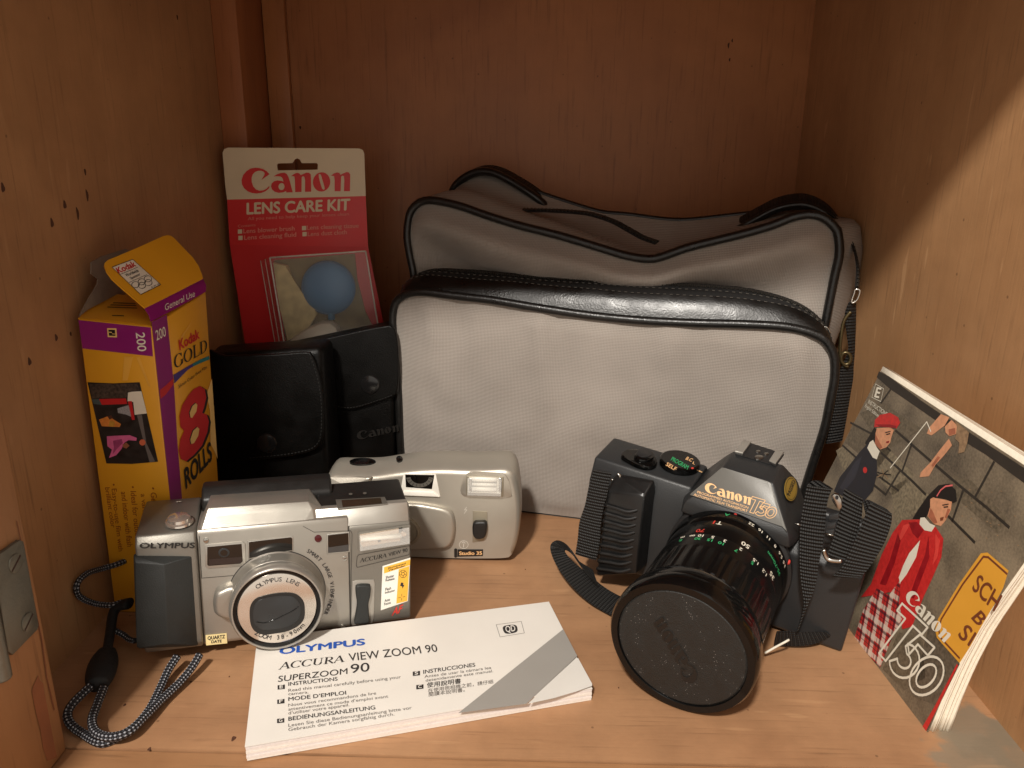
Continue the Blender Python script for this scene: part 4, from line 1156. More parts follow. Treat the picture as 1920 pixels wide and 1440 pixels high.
tube('rim', [V[0].lerp(V[4], 0.5).lerp(V[3].lerp(V[7], 0.5), t / 6) for t in range(7)], 0.0003, M_rim, bl_, n=6)
M_olive = pm('tissue_olive', (126, 110, 72), 0.7, var=0.25, vscale=120)
M_tiss = pm('tissue_cream', (196, 178, 128), 0.7, var=0.2, vscale=140)
pslab('insert', cp, Z2([(440, 745), (935, 705), (950, 860), (1000, 1060), (1050, 1160), (520, 1300)]), 0.0004, 0.0010, M_olive, ck)
cpm = Pl(CM, (0, -0.007, 0), (1, 0, 0), (0, 0, 1))
pslab('tissue_pack', cpm, Z2([(435, 760), (520, 780), (545, 850), (600, 940), (690, 1010), (700, 1080), (640, 1180), (520, 1240), (480, 1050), (455, 900)]), -0.003, 0.002, M_tiss, ck, 0.001)
pslab('fluid_bottle', cpm, Z2([(510, 1270), (560, 1215), (640, 1160), (730, 1122), (790, 1118), (830, 1150), (850, 1230), (700, 1330), (520, 1340)]), -0.004, 0.006, pm('bottle_white', (196, 186, 168), 0.4), ck, 0.003)
bc = cpm.p3(Z2([(772, 915)])[0])
rb = (cpm.p3(Z2([(935, 915)])[0]) - bc).length
bulb = lathe('blower_bulb', [(0.0002, -1.02 * rb)] + [(rb * cos(a) * (1 if a > -0.9 else 1), rb * sin(a)) for a in [radians(d) for d in range(-80, 86, 8)]] + [(0.0002, 1.0 * rb)], pm('blue_rubber', (62, 122, 172), 0.45, var=0.06), ck, origin=(0, 0, 0), axis='Z', n=40)
bulb.location = bc; bulb.scale = (1, 0.42, 1)
tube('bulb_seam', smooth_pts([(rb * 1.004 * cos(a * pi / 20), rb * 0.9 * sin(a * pi / 20) * 0.25, rb * 1.004 * sin(a * pi / 20)) for a in range(40)], 60, True), 0.0003, pm('blue_seam', (44, 96, 142), 0.4), bulb, n=6, closed=True)
nk = cpm.p3(Z2([(790, 1095)])[0])
tube('bulb_neck', [bc + (nk - bc) * t for t in (0.8, 0.9, 1.0, 1.08)], 0.0026, pm('blue_rubber_neck', (58, 112, 150), 0.5), ck, n=10)

# ------------------------------------------------------------------ two black leather camera cases
def case_flap(parent, pl, px, th, mat):
    ab = [tuple(p)[:2] for p in smooth_pts([(a, b, 0) for a, b in pl.ups(px)], 60, True)]
    return slab_round('flap', pl, ab, -0.001, th, 0.0010, mat, parent)
def stitches(parent, pl, px, off, n, mat, name='stitching'):
    """row of short raised thread segments"""
    P = smooth_pts([pl.p3(p, off) for p in px], n * 2)
    bm = bmesh.new()
    for i in range(0, 2 * n - 1, 2):
        a, b = P[i], P[i + 1]; d = (b - a); t = pl.n.cross(d).normalized() * 0.00035; u = pl.n * 0.0003
        vs_ = [bm.verts.new(p) for p in (a - t, a + t, b + t, b - t, a - t * 0.4 + u, a + t * 0.4 + u, b + t * 0.4 + u, b - t * 0.4 + u)]
        for f in ((4, 5, 6, 7), (0, 1, 5, 4), (1, 2, 6, 5), (2, 3, 7, 6), (3, 0, 4, 7)): bm.faces.new([vs_[k] for k in f])
    o = bm_obj(name, bm, mat, parent, False); return o
M_thread = pm('black_thread', (30, 29, 27), 0.55)
M_snap = pm('snap_black', (22, 21, 21), 0.22, spec=0.6)
Zp = lambda l: zc(380, 600, 4.5, l)
c1 = tag(empty('leather_case', Matrix.Translation((-0.167, 0.478, 0))), 'black leather case with snap flap beside the yellow film carton', 'camera case')
hexa('body', [(-0.041, -0.016, 0.0002), (0.035, -0.016, 0.0002), (0.038, 0.020, 0.0002), (-0.044, 0.020, 0.0002), (-0.038, -0.012, 0.1155), (0.037, -0.012, 0.1215), (0.038, 0.015, 0.1225), (-0.040, 0.015, 0.1165)], M_leath, c1, 0.005, 4)
f1 = Pl(c1.matrix_world, (0, -0.0175, 0), (1, 0, 0), (0, 0.0, 1))
case_flap(c1, f1, Zp([(-10, 310), (200, 300), (480, 292), (640, 285), (880, 268), (930, 300), (985, 450), (1015, 620), (1025, 800), (1018, 980), (985, 1060), (900, 1110), (700, 1150), (400, 1180), (100, 1170), (-10, 1150)]), 0.0014, M_leath)
stitches(c1, f1, Zp([(915, 310), (965, 450), (998, 620), (1008, 800), (1000, 970), (965, 1045), (890, 1090), (700, 1128), (400, 1158)]), 0.0013, 46, M_thread)
sc_ = f1.up(Zp([(545, 1035)])[0])
sn = lathe('snap', [(0.0002, 0.0014), (0.004, 0.0014), (0.0062, 0.0008), (0.0068, 0.0), (0.0068, 0.0006 * -1)][::-1], M_snap, c1, origin=(0, 0, 0), axis='Z', n=28)
sn.matrix_local = Matrix.Translation(f1.loc(sc_, 0.0013)) @ Matrix.Rotation(radians(90), 4, 'X')
c2 = tag(empty('leather_case', Matrix.Translation((-0.124, 0.515, 0))), 'black leather case with embossed maker name between the other case and the grey bag', 'camera case')
hexa('body', [(-0.044, -0.012, 0.0002), (0.030, -0.012, 0.0002), (0.028, 0.020, 0.0002), (-0.044, 0.020, 0.0002), (-0.042, -0.010, 0.1100), (0.033, -0.012, 0.1265), (0.032, 0.016, 0.1275), (-0.042, 0.016, 0.1110)], M_leath, c2, 0.004, 4)
f2 = Pl(c2.matrix_world, (0, -0.0135, 0), (1, 0, 0), (0, 0.0, 1))
case_flap(c2, f2, Zp([(560, 330), (800, 210), (1100, 140), (1500, 55), (1620, 70), (1655, 300), (1650, 560), (1615, 640), (1480, 690), (1250, 752), (1100, 730), (1000, 690), (640, 640)]), 0.0014, M_leath)
stitches(c2, f2, Zp([(1070, 705), (1250, 735), (1460, 680), (1600, 630)]), 0.0013, 22, M_thread)
sc_ = f2.up(Zp([(1415, 540)])[0])
sn = lathe('snap', [(0.0068, -0.0006), (0.0068, 0.0), (0.0062, 0.0008), (0.004, 0.0014), (0.0002, 0.0014)], M_snap, c2, origin=(0, 0, 0), axis='Z', n=28)
sn.matrix_local = Matrix.Translation(f2.loc(sc_, 0.0013)) @ Matrix.Rotation(radians(90), 4, 'X')
f2b = Pl(c2.matrix_world, (0, -0.0122, 0), (1, 0, 0), (0, 0.0, 1))
logo(f2b, *f2b.ups(Zp([(1305, 1010), (1660, 935), (1298, 940)])), pm('emboss_black', (34, 32, 30), 0.25, spec=0.7), c2, off=0.0005)
# ------------------------------------------------------------------ grey camera bag with black trim
M_grey = weave('grey_nylon', (168, 159, 150), (142, 134, 126), 0.0019, ('X', 'Z'), 0.72, 0.4, diag=True, sheen=0.15)
M_greyside = weave('grey_nylon_side', (168, 159, 150), (138, 130, 122), 0.0020, ('Y', 'Z'), 0.75, 0.4, diag=True)
M_vinyl = pm('black_vinyl', (17, 16, 15), 0.32, var=0.1, vscale=90, bump=0.2, bscale=900, spec=0.42)
M_pipe = pm('black_piping', (22, 21, 20), 0.34, var=0.1, vscale=200, bump=0.3, bscale=900)
M_zip = pm('zipper_black', (58, 55, 51), 0.32, 0.4)
M_tape = pm('zipper_tape', (18, 17, 17), 0.8, bump=0.3, bscale=1500)
M_web = ribbed('black_webbing', (32, 31, 29), (7, 7, 7), 0.0019, 0.6)
M_brass = pm('aged_brass', (96, 84, 58), 0.38, 0.8, var=0.15)
M_chrome = pm('chrome', (210, 208, 202), 0.18, 1.0, var=0.03)
GY = radians(-13)
GM = Matrix.Translation((0, 0.4858, 0)) @ Matrix.Rotation(GY, 4, 'Z')
bag = tag(empty('camera_bag', GM), 'grey nylon camera bag with black piping standing against the back wall', 'bag')
ZB = lambda l: zc(700, 280, 2, l)
TL_ = radians(1.0)
def bpl(y): return Pl(GM, (0, y, 0), (1, 0, 0), (0, sin(TL_), cos(TL_)))
GP, GMn, GBk, GMid = bpl(0.0), bpl(0.024), bpl(0.088), bpl(0.055)
def crv(pl, px, n, dy=0.0): return smooth_pts([pl.p3(p) + Vector((0, dy, 0)) for p in px], n)
NLs, NTs = 16, 56
# pocket outline
pL = [GP.loc((-0.0885, 0.0015))] + [GP.p3(p) for p in ZB([(105, 1130), (95, 900), (78, 700), (74, 630), (82, 580)])]
pT = [GP.p3(p) for p in ZB([(82, 580), (108, 550), (150, 536), (200, 535), (300, 548), (450, 565), (600, 590), (800, 620), (1000, 640), (1200, 650), (1400, 655), (1550, 665), (1650, 690), (1702, 722), (1728, 775)])]
pR = [GP.p3(p) for p in ZB([(1728, 775), (1730, 850), (1715, 930), (1695, 1030), (1670, 1110), (1640, 1200)])] + [GP.loc((0.172, 0.0015))]
pL, pT, pR = smooth_pts(pL, NLs), smooth_pts(pT, NTs), smooth_pts(pR, NLs)
# main front panel outline
mL = [GMn.loc((-0.084, 0.0015)), GMn.loc((-0.086, 0.08))] + [GMn.p3(p) for p in ZB([(157, 480), (142, 400), (131, 310), (140, 250)])]
mT = [GMn.p3(p) for p in ZB([(140, 250), (160, 215), (195, 195), (240, 195), (330, 215), (430, 250), (560, 290), (700, 325), (850, 370), (950, 400), (1030, 412), (1080, 405), (1180, 370), (1300, 340), (1400, 315), (1500, 285), (1570, 257), (1640, 246), (1700, 266), (1738, 310)])]
mR = [GMn.p3(p) for p in ZB([(1738, 310), (1746, 380), (1732, 450), (1716, 530), (1702, 600), (1690, 660)])] + [GMn.loc((0.174, 0.06)), GMn.loc((0.170, 0.0015))]
mL, mT, mR = smooth_pts(mL, NLs), smooth_pts(mT, NTs), smooth_pts(mR, NLs)
bL = [GBk.loc((-0.076, 0.0015)), GBk.loc((-0.080, 0.10))] + [GBk.p3(p) for p in ZB([(262, 240), (275, 200)])]
bT = [GBk.p3(p) for p in ZB([(275, 200), (292, 165), (330, 112), (380, 90), (450, 100), (530, 124), (620, 162), (700, 190), (850, 235), (950, 245), (1100, 264), (1200, 264), (1400, 242), (1500, 234), (1600, 226), (1660, 232), (1700, 262)])]
bR = [GBk.p3(p) for p in ZB([(1700, 262), (1712, 330), (1710, 430)])] + [GBk.loc((0.174, 0.10)), GBk.loc((0.168, 0.0015))]
bL, bT, bR = smooth_pts(bL, NLs), smooth_pts(bT, NTs), smooth_pts(bR, NLs)
def ring(L_, T_, R_): return L_ + T_[1:] + R_[1:]
def grid_obj(name, rows, mat, parent, uvs=False):
    V, F = [], []
    m = len(rows[0])
    for r in rows: V += r
    for j in range(len(rows) - 1):
        for i in range(m - 1):
            a = j * m + i; F.append((a, a + 1, a + m + 1, a + m))
    return mesh_obj(name, V, F, mat, parent, True)
def coons(L_, T_, R_, n=NTs, m=40, disp=None):
    """surface between left, top and right edges, bottom straight; disp(s,t)->push towards the viewer"""
    L2, R2 = smooth_pts(L_, m), smooth_pts(R_[::-1], m)
    B2 = [L_[0].lerp(R_[-1], i / (n - 1)) for i in range(n)]
    rows = []
    for j in range(m):
        t = j / (m - 1); row = []
        for i in range(n):
            s = i / (n - 1)
            c = L2[j].lerp(R2[j], s) + B2[i].lerp(T_[i], t) - (L2[0].lerp(R2[0], s)).lerp(L2[-1].lerp(R2[-1], s), t)
            e = min(s, 1 - s, t, 1 - t)
            if disp: c = c + Vector((0, -disp(s, t, c) * min(1, e / 0.07), 0))
            row.append(c)
        rows.append(row)
    return rows
def nz(p, k, seed=0): return noise.noise(Vector((p.x * k + seed, p.y * k, p.z * k)))
def pdisp(s, t, p):
    d = 0.006 * (sin(pi * s) * sin(pi * min(1, t * 1.05))) ** 0.5 + 0.0022 * nz(p, 20) + 0.0014 * nz(p, 48, 4)
    # pull lines running down from the top seam
    for c, w, a in ((0.10, 0.020, 0.0036), (0.17, 0.016, -0.0026), (0.355, 0.018, 0.0032), (0.40, 0.016, -0.0028), (0.64, 0.022, 0.0030), (0.70, 0.016, -0.0020), (0.90, 0.016, 0.0034), (0.96, 0.012, -0.0026)):
        d += a * math.exp(-((s - c - 0.05 * (1 - t)) / w) ** 2) * max(0, (t - 0.45) / 0.55)
    for c, w, a in ((0.97, 0.03, 0.0034), (0.90, 0.02, -0.0030), (0.82, 0.02, 0.0024)):
        d += a * math.exp(-((t - 0.30 - (c - s) * 0.9) / 0.05) ** 2) * max(0, s - 0.75) * 4
    return d
grid_obj('pocket_panel', coons(pL, pT, pR, NTs, 44, pdisp), M_grey, bag)
def mdisp(s, t, p):
    f = 1 - abs(s - 0.56) * 0.8
    d = 0.010 * math.exp(-((t - 0.93) / 0.07) ** 2) - 0.010 * f * math.exp(-((t - 0.80) / 0.075) ** 2) + 0.004 * math.exp(-((t - 0.68) / 0.07) ** 2)
    d += 0.0065 * sin(9 * s + 6 * t) * math.exp(-((t - 0.8) / 0.14) ** 2) + 0.004 * nz(p, 24, 9) + 0.002 * nz(p, 60, 5) + 0.004 * (sin(pi * s)) ** 0.5
    return d
grid_obj('front_panel', coons(mL, mT, mR, NTs, 60, mdisp), M_grey, bag)
# body: front edge -> back edge
fr, bk_ = ring(mL, mT, mR), ring(bL, bT, bR)
rows = []
NR = 14
for j in range(NR):
    t = j / (NR - 1); row = []
    for i, (a, b) in enumerate(zip(fr, bk_)):
        p = a.lerp(b, t)
        f = i / (len(fr) - 1)
        k = sin(pi * t)
        if f < 0.2: p.x -= 0.004 * k
        elif f > 0.8:
            p.x += 0.017 * k * (0.3 + 0.7 * min(1, p.z / 0.15))
        else:
            g = (f - 0.2) / 0.6
            p.z += k * (-0.003 - 0.004 * math.exp(-((g - 0.55) / 0.16) ** 2) + 0.004 * nz(p, 16, 2)) + 0.003 * sin(2 * pi * t) * (1 if g < 0.5 else 0.4)
        row.append(p)
    rows.append(row)
grid_obj('body', rows, M_greyside, bag)
ctr = Vector((0.05, 0.0, 0.1))
back = [bk_]
for k in (0.94, 0.6, 0.0): back.append([Vector(((p.x - 0.05) * k + 0.05, p.y + (0.004 if k else 0.004) + 0.002 * (1 - k), (p.z - 0.09) * k + 0.09)) for p in bk_])
grid_obj('back_panel', back, M_greyside, bag)
hexa('base', [(-0.088, 0.001, 0.0002), (0.171, 0.001, 0.0002), (0.168, 0.088, 0.0002), (-0.076, 0.088, 0.0002), (-0.087, 0.002, 0.0022), (0.170, 0.002, 0.0022), (0.167, 0.087, 0.0022), (-0.075, 0.087, 0.0022)], M_vinyl, bag)
# pocket gusset in shiny vinyl with the zipper at its back edge
zT = [GMn.p3(p) + Vector((0, -0.006, 0)) for p in ZB([(128, 545), (150, 500), (185, 474), (250, 458), (400, 464), (600, 482), (900, 500), (1150, 512), (1350, 525), (1480, 548), (1580, 582), (1650, 628), (1697, 690), (1706, 745)])]
zT = smooth_pts(zT, NTs)
zL = [Vector((p.x * 0.985 - 0.001, p.y + 0.018, p.z)) for p in pL]; zR = [Vector((p.x - 0.002, p.y + 0.018, p.z)) for p in pR]
gf, gb = ring(pL, pT, pR), ring(zL, zT, zR)
rows = []
for j in range(11):
    t = j / 10; row = []
    for i, (a, b) in enumerate(zip(gf, gb)):
        f = i / (len(gf) - 1); g = max(0, min(1, (f - 0.18) / 0.64))
        p = a.lerp(b, t)
        p.z += (0.0050 * sin(pi * t) - 0.0012 * sin(2 * pi * t)) * (1 if 0 < g < 1 else 0) * (0.8 + 0.5 * nz(p, 22, 6))
        p.y -= 0.003 * sin(pi * t)
        row.append(p)
    rows.append(row)
gus = grid_obj('pocket_gusset', rows[:7], M_vinyl, bag)
grid_obj('zipper_tape', rows[6:], M_tape, bag)
def seamrow(rows, frac, i0, i1, n, mat, name, lift=0.0005, ln=0.45):
    """stitches along a gusset row"""
    j = frac * (len(rows) - 1); j0 = int(j); r = [rows[j0][i].lerp(rows[min(j0 + 1, len(rows) - 1)][i], j - j0) + Vector((0, -lift, lift)) for i in range(i0, i1)]
    P = smooth_pts(r, n * 2)
    bm = bmesh.new()
    for i in range(0, 2 * n - 1, 2):
        a = P[i]; b = a.lerp(P[i + 1], 2 * ln); d = (b - a).normalized(); t = d.cross(Vector((0, -0.7, 0.7))).normalized() * 0.0003; u = Vector((0, -0.7, 0.7)) * 0.0003
        v_ = [bm.verts.new(q) for q in (a - t, a + t, b + t, b - t, a + u, b + u)]
        for f in ((0, 1, 4), (2, 3, 5), (1, 2, 5, 4), (3, 0, 4, 5)): bm.faces.new([v_[k] for k in f])
    return bm_obj(name, bm, mat, gus, False)
M_st = pm('stitch_grey', (72, 68, 62), 0.5)
seamrow(rows, 0.58, NLs, NLs + NTs - 3, 70, M_st, 'stitching')
seamrow(rows, 0.80, NLs, NLs + NTs - 3, 70, M_st, 'stitching')
def zipper(name, P, w, pitch, parent, nrm):
    """tape with two rows of teeth"""
    tape = strip(name, [p + Vector(nrm).cross((P[min(i + 1, len(P) - 1)] - P[max(i - 1, 0)]).normalized()) * w for i, p in enumerate(P)], [p - Vector(nrm).cross((P[min(i + 1, len(P) - 1)] - P[max(i - 1, 0)]).normalized()) * w for i, p in enumerate(P)], M_tape, parent, 0.0006, 60)
    Ln = sum((b - a).length for a, b in zip(P, P[1:])); n = int(Ln / pitch)
    Q = smooth_pts(P, n)
    bm = bmesh.new()
    for i in range(1, n - 1):
        d = (Q[i + 1] - Q[i - 1]).normalized(); s = Vector(nrm).cross(d).normalized(); u = d.cross(s).normalized()
        if u.dot(Vector(nrm)) < 0: u = -u
        c = Q[i] + u * 0.0006 + s * (0.00035 if i % 2 else -0.00035)
        v_ = [bm.verts.new(c + d * (x * pitch * 0.36) + s * (y * 0.0011) + u * (z * 0.0006)) for x in (-1, 1) for y in (-1, 1) for z in (-1, 1)]
        for f in ((0, 1, 3, 2), (4, 6, 7, 5), (0, 4, 5, 1), (2, 3, 7, 6), (1, 5, 7, 3)): bm.faces.new([v_[k] for k in f])
    o = bm_obj('zipper_teeth', bm, M_zip, tape, False); o['kind'] = 'stuff'
    return tape
zipper('pocket_zipper', [p + Vector((0, -0.001, 0.0012)) for p in zT], 0.003, 0.0013, bag, (0, -0.5, 0.86))
# piping
tube('piping', [p + Vector((0, -0.001, 0)) for p in smooth_pts(pL + pT[1:] + pR[1:], 130)], 0.0027, M_pipe, bag, n=8)
tube('piping', [p + Vector((0, -0.003, 0.0006)) for p in smooth_pts(mL[6:] + mT[1:] + mR[1:10], 130)], 0.0027, M_pipe, bag, n=8)
tube('piping', [p + Vector((0, 0.001, 0)) for p in smooth_pts(bL[8:] + bT[1:] + bR[1:6], 110)], 0.0018, M_pipe, bag, n=8)
# top zipper: dark seam that bows forward in the middle
zz_ = []
for px, tt in zip(ZB([(560, 236), (640, 237), (740, 242), (820, 252), (900, 278), (960, 310), (1010, 338), (1065, 358)]), (0.5, 0.48, 0.45, 0.40, 0.33, 0.24, 0.15, 0.08)):
    pl = bpl(0.024 + tt * 0.064); zz_.append(pl.p3(px) + Vector((0, -0.002, 0.0015)))
zipper('top_zipper', smooth_pts(zz_, 60), 0.0028, 0.0013, bag, (0, -0.4, 0.9))
# side zipper and pull on the right end
sz = smooth_pts([bpl(y).p3(p) + Vector((0.0015, -0.002, 0)) for p, y in zip(ZB([(1690, 240), (1735, 275), (1768, 320), (1792, 385), (1803, 450), (1800, 520)]), (0.070, 0.055, 0.045, 0.034, 0.024, 0.016))], 50)
zipper('side_zipper', sz, 0.0026, 0.0013, bag, (0.8, -0.6, 0))
ZS = lambda l: zc(1540, 520, 5.14, l)
GS = bpl(0.012)
tube('zipper_pull', smooth_pts([GS.p3(p) for p in ZS([(325, 120), (360, 118), (372, 140), (345, 215), (300, 248), (292, 225), (318, 150)])], 30, True), 0.0006, M_chrome, bag, n=8, closed=True)
tube('zipper_pull', smooth_pts([GS.p3(p) for p in ZS([(10, 478), (50, 480), (75, 510), (85, 540)])], 12), 0.0004, M_chrome, bag, n=6)
# carry loop ends at the top and the side clip
hl = [GBk.p3(p) for p in ZB([(296, 170), (320, 112), (370, 72), (420, 58), (470, 66), (540, 102), (620, 155)])]
hl.append(hl[-1] + Vector((0.010, 0.006, -0.010)))
strip('strap_end', [p + Vector((0, -0.006, -0.004)) for p in hl], [p + Vector((0, 0.010, -0.001)) for p in hl], M_web, bag, 0.0032, 50)
tube('strap_fold', smooth_pts([p + Vector((0, -0.008, -0.0045)) for p in hl], 40), 0.0042, M_pipe, bag, n=8, flat=0.7)
hl = [bpl(0.080).p3(p) for p in ZB([(1400, 240), (1450, 212), (1510, 182), (1570, 166), (1630, 166), (1690, 192), (1735, 240), (1752, 280)])]
hl.insert(0, hl[0] + Vector((-0.012, 0.010, -0.008)))
strip('strap_end', [p + Vector((0, -0.010, -0.006)) for p in hl], [p + Vector((0, 0.006, -0.001)) for p in hl], M_web, bag, 0.0032, 50)
tube('strap_fold', smooth_pts([p + Vector((-0.001, -0.011, -0.0075)) for p in hl], 40), 0.0038, M_pipe, bag, n=8, flat=0.7)
clip = tube('strap_clip', smooth_pts([GS.p3(p) for p in ZS([(285, 330), (245, 375), (212, 440), (192, 560), (180, 690), (185, 780), (215, 845), (262, 862)])], 40), 0.0010, M_brass, bag, n=10)
tube('clip_eye', smooth_pts([GS.p3(p) for p in ZS(circle((235, 782), 46, 14, 58))], 28, True), 0.0012, M_brass, clip, n=8, closed=True)
strip('side_strap', [GS.p3(p) for p in ZS([(270, 240), (230, 360), (250, 560), (262, 700), (200, 860), (140, 960), (110, 1180), (70, 1420), (40, 1600)])],
      [GS.p3(p) + Vector((0.002, 0.006, 0)) for p in ZS([(312, 250), (312, 400), (308, 560), (300, 740), (290, 880), (285, 1000), (255, 1180), (215, 1420), (180, 1600)])], M_web, bag, 0.002, 60)
# ------------------------------------------------------------------ black SLR with capped zoom lens
M_slr = pm('charcoal_plastic', (42, 43, 44), 0.42, var=0.05, vscale=70, bump=0.22, bscale=2200, rvar=0.05)
M_slrd = pm('dark_plastic', (34, 34, 35), 0.42, var=0.06, vscale=90, bump=0.2, bscale=2000)
M_plate = pm('nameplate_grey', (96, 94, 89), 0.4, 0.1, var=0.03, bump=0.1, bscale=2400)
M_gold = pm('gold_print', (232, 184, 130), 0.45)
M_rub = pm('black_rubber', (24, 24, 24), 0.36, var=0.08, vscale=120, spec=0.5)
M_lens = pm('lens_black', (12, 12, 12), 0.22, var=0.08, vscale=60, spec=0.42, rvar=0.05)
M_gloss = pm('gloss_black', (9, 9, 9), 0.12, var=0.05, spec=0.42, rvar=0.03)
M_cap = pm('cap_black', (30, 29, 27), 0.55, var=0.08, vscale=200, bump=0.45, bscale=1800, spots=0.14)
M_wp = pm('white_paint', (226, 220, 204), 0.5)
M_gp = pm('green_paint', (52, 160, 100), 0.5)
M_rp = pm('red_paint', (206, 62, 52), 0.5)
M_steel = pm('steel', (186, 184, 178), 0.24, 1.0, var=0.06)
TM = pose(0.1052, 0.3664, 0.0036, -0.4971, 0.0759, 0.1071)
cam1 = tag(empty('slr_camera', TM), 'black film camera with a capped zoom lens and webbing strap in front of the bag', 'camera')
WL = 0.0364
LP = [(.034, .0035), (.030, .002), (.001, .002), (-.001, .004), (-.001, .053), (.0036, .0655), (.030, .0665), (.034, .064)]
extr('body', LP, 'X', -0.0832, -0.027, M_slr, cam1, 0.0018, 3)
extr('body_right', [(.034, .0035), (.030, .002), (.001, .002), (-.001, .004), (-.001, .049), (.004, .0555), (.030, .056), (.034, .053)], 'X', 0.0225, 0.0624, M_slr, cam1, 0.0018, 3)
extr('mount_block', [(.034, .002), (.0, .002), (-.004, .004), (-.004, .060), (.0, .064), (.034, .064)], 'X', -0.0268, 0.0222, M_slrd, cam1, 0.001, 2)
box('film_door', -0.0862, 0.0605, 0.0342, 0.0425, 0.004, 0.058, M_slrd, cam1, bev=0.0025, seg=3)
hull('prism_housing', [(-.0275, -.0100, .0575), (.0275, -.0100, .0575), (-.0262, -.0104, .0640), (.0262, -.0104, .0640), (-.0246, -.0094, .0667), (.0246, -.0094, .0667), (-.0126, -.0003, .0843), (.0126, -.0003, .0843),
     (-.0128, .022, .0843), (.0128, .022, .0843), (-.020, .034, .072), (.020, .034, .072), (-.029, .034, .060), (.029, .034, .056), (-.030, .002, .060), (.030, .002, .0565), (-.0275, -.002, .0545), (.0275, -.002, .0545)], M_slr, cam1, 0.0009, 2)
NP = Pl(TM, (0, -.0096, .0667), (1, 0, 0), (0, .0093, .0176))
Zn = lambda l: zc(1260, 800, 6.4, l)
pslab('nameplate', NP, Zn([(600, 488), (640, 498), (1150, 655), (1186, 675), (1205, 720), (1375, 1235), (1378, 1268), (1330, 1195), (215, 822), (230, 800)]), 0.0002, 0.0007, M_plate, cam1, 0.0002)
def nt(s, bl, br, tl, **k): return ptext(NP, s, *Zn([bl, br, tl]), M_gold, cam1, off=0.0009, **k)
logo(NP, *NP.ups(Zn([(390, 776), (942, 944), (409, 660)])), M_gold, cam1, off=0.0009)
nt('PROGRAMMED AUTOMATION', (305, 796), (915, 986), (312, 770), bold=0.008)
nt('AUTOMATIC FILM TRANSPORT', (262, 826), (906, 1028), (270, 799), bold=0.008)
t50(NP, *NP.ups(Zn([(882, 1010), (1218, 1114), (968, 838)])), 0.00030, M_gold, cam1, off=0.0009)
LIPP = Pl(TM, (0, -.0106, .0625), (1, 0, 0), (0, 0, 1))
slab('index_dot', LIPP, circle(LIPP.up((1379, 965)), 0.0008, 14), 0.0, 0.0004, M_rp, cam1)
SD = Pl(TM, (.0126, -.0003, .0843), (0, 1, 0), (.0140, -.009, -.0200))
SD = Pl(TM, (.0186, .005, .0760), (0, 1, 0), (-.0120, 0.0, .0180))
oc = SD.up(Zn([(1400, 750)])[0])
ov = circle(oc, 0.0042, 26, 0.0075)
slab('sticker', SD, SD.ups(Zn(circle((1400, 752), 76, 26, 145))), 0.0010, 0.0012, pm('sticker_gold', (172, 142, 62), 0.35, 0.3), cam1)
flat('sticker_ring', SD, outline(SD.ups(Zn(circle((1400, 752), 64, 26, 130))), 0.00025), 0.0013, M_slrd, cam1)
ptext(SD, 'PASSED', *Zn([(1385, 838), (1452, 660), (1348, 822)]), M_slrd, cam1, off=0.0013, bold=0.03)
# accessory shoe
M_rail_ = pm('shoe_metal', (158, 154, 146), 0.32, 0.35, var=0.05)
TP = Pl(TM, (0, 0, .0843), (1, 0, 0), (0, 1, 0))
pslab('shoe_base', TP, Zn([(800, 350), (1180, 462), (1290, 320), (935, 205)]), 0.0002, 0.0006, M_slrd, cam1)
for q_ in ([(750, 325), (845, 345), (945, 208), (852, 186)], [(1160, 432), (1238, 470), (1342, 330), (1246, 296)]):
    pslab('shoe_rail', TP, Zn(q_), 0.0009, 0.0017, M_rail_, cam1, 0.0003)
    e_ = TP.ups(Zn(q_)); pslab('rail_foot', TP, Zn([(q_[0][0] + 8, q_[0][1] + 18), (q_[1][0] + 2, q_[1][1] + 22), (q_[2][0], q_[2][1] + 18), (q_[3][0] + 6, q_[3][1] + 16)]), 0.0001, 0.00085, M_slrd, cam1)
for (x, y), rx, ry in (((1040, 383), 54, 26), ((1030, 312), 28, 13), ((1128, 340), 28, 13)):
    pslab('shoe_contact', TP, Zn(circle((x, y), rx, 16, ry)), 0.0005, 0.0010, M_steel, cam1, 0.0001)
# top plate controls
DP = Pl(TM, (0, 0, .0665), (1, 0, 0), (0, 1, 0))
Zg = lambda l: zc(1060, 810, 4.5, l)
ab = smooth_pts([(a, b, 0) for a, b in DP.ups(Zg([(470, 222), (500, 185), (560, 165), (640, 178), (730, 215), (768, 262), (760, 300), (700, 318), (610, 300), (530, 262)]))], 40, True)
slab('button_plate', DP, [tuple(p)[:2] for p in ab], -0.0002, 0.0020, M_gloss, cam1, 0.0006)
pslab('shutter_button', DP, Zg(circle((660, 238), 84, 28, 46)), 0.0020, 0.0036, M_gloss, cam1, 0.0008)
pslab('button_top', DP, Zg(circle((660, 226), 66, 28, 36)), 0.0036, 0.0039, M_slrd, cam1, 0.0002)
dc = DP.up(Zg([(960, 282)])[0]); dr = (Vector(DP.up(Zg([(1128, 296)])[0])) - Vector(dc)).length
lathe('mode_dial', [(dr * 0.9, 0), (dr, 0.0003), (dr, 0.0034), (dr * 0.93, 0.0040), (0.0002, 0.0040)], M_gloss, cam1, origin=DP.loc(dc, 0.0), axis='Z', n=96, ridge=(1, 2, 48, 0.0003))
DT = Pl(TM, DP.loc(dc, 0.0041), (1, 0, 0), (0, 1, 0))
for s, bl, br, tl, m in (('PROGRAM', (888, 240), (1028, 318), (905, 210), M_gp), ('SELF', (845, 282), (928, 330), (862, 256), M_gold), ('B.C', (1012, 232), (1062, 252), (1030, 210), M_gold), ('L', (1072, 268), (1090, 276), (1080, 250), M_gold)):
    ptext(DT, s, *Zg([bl, br, tl]), m, cam1, off=0.0001, bold=0.02)
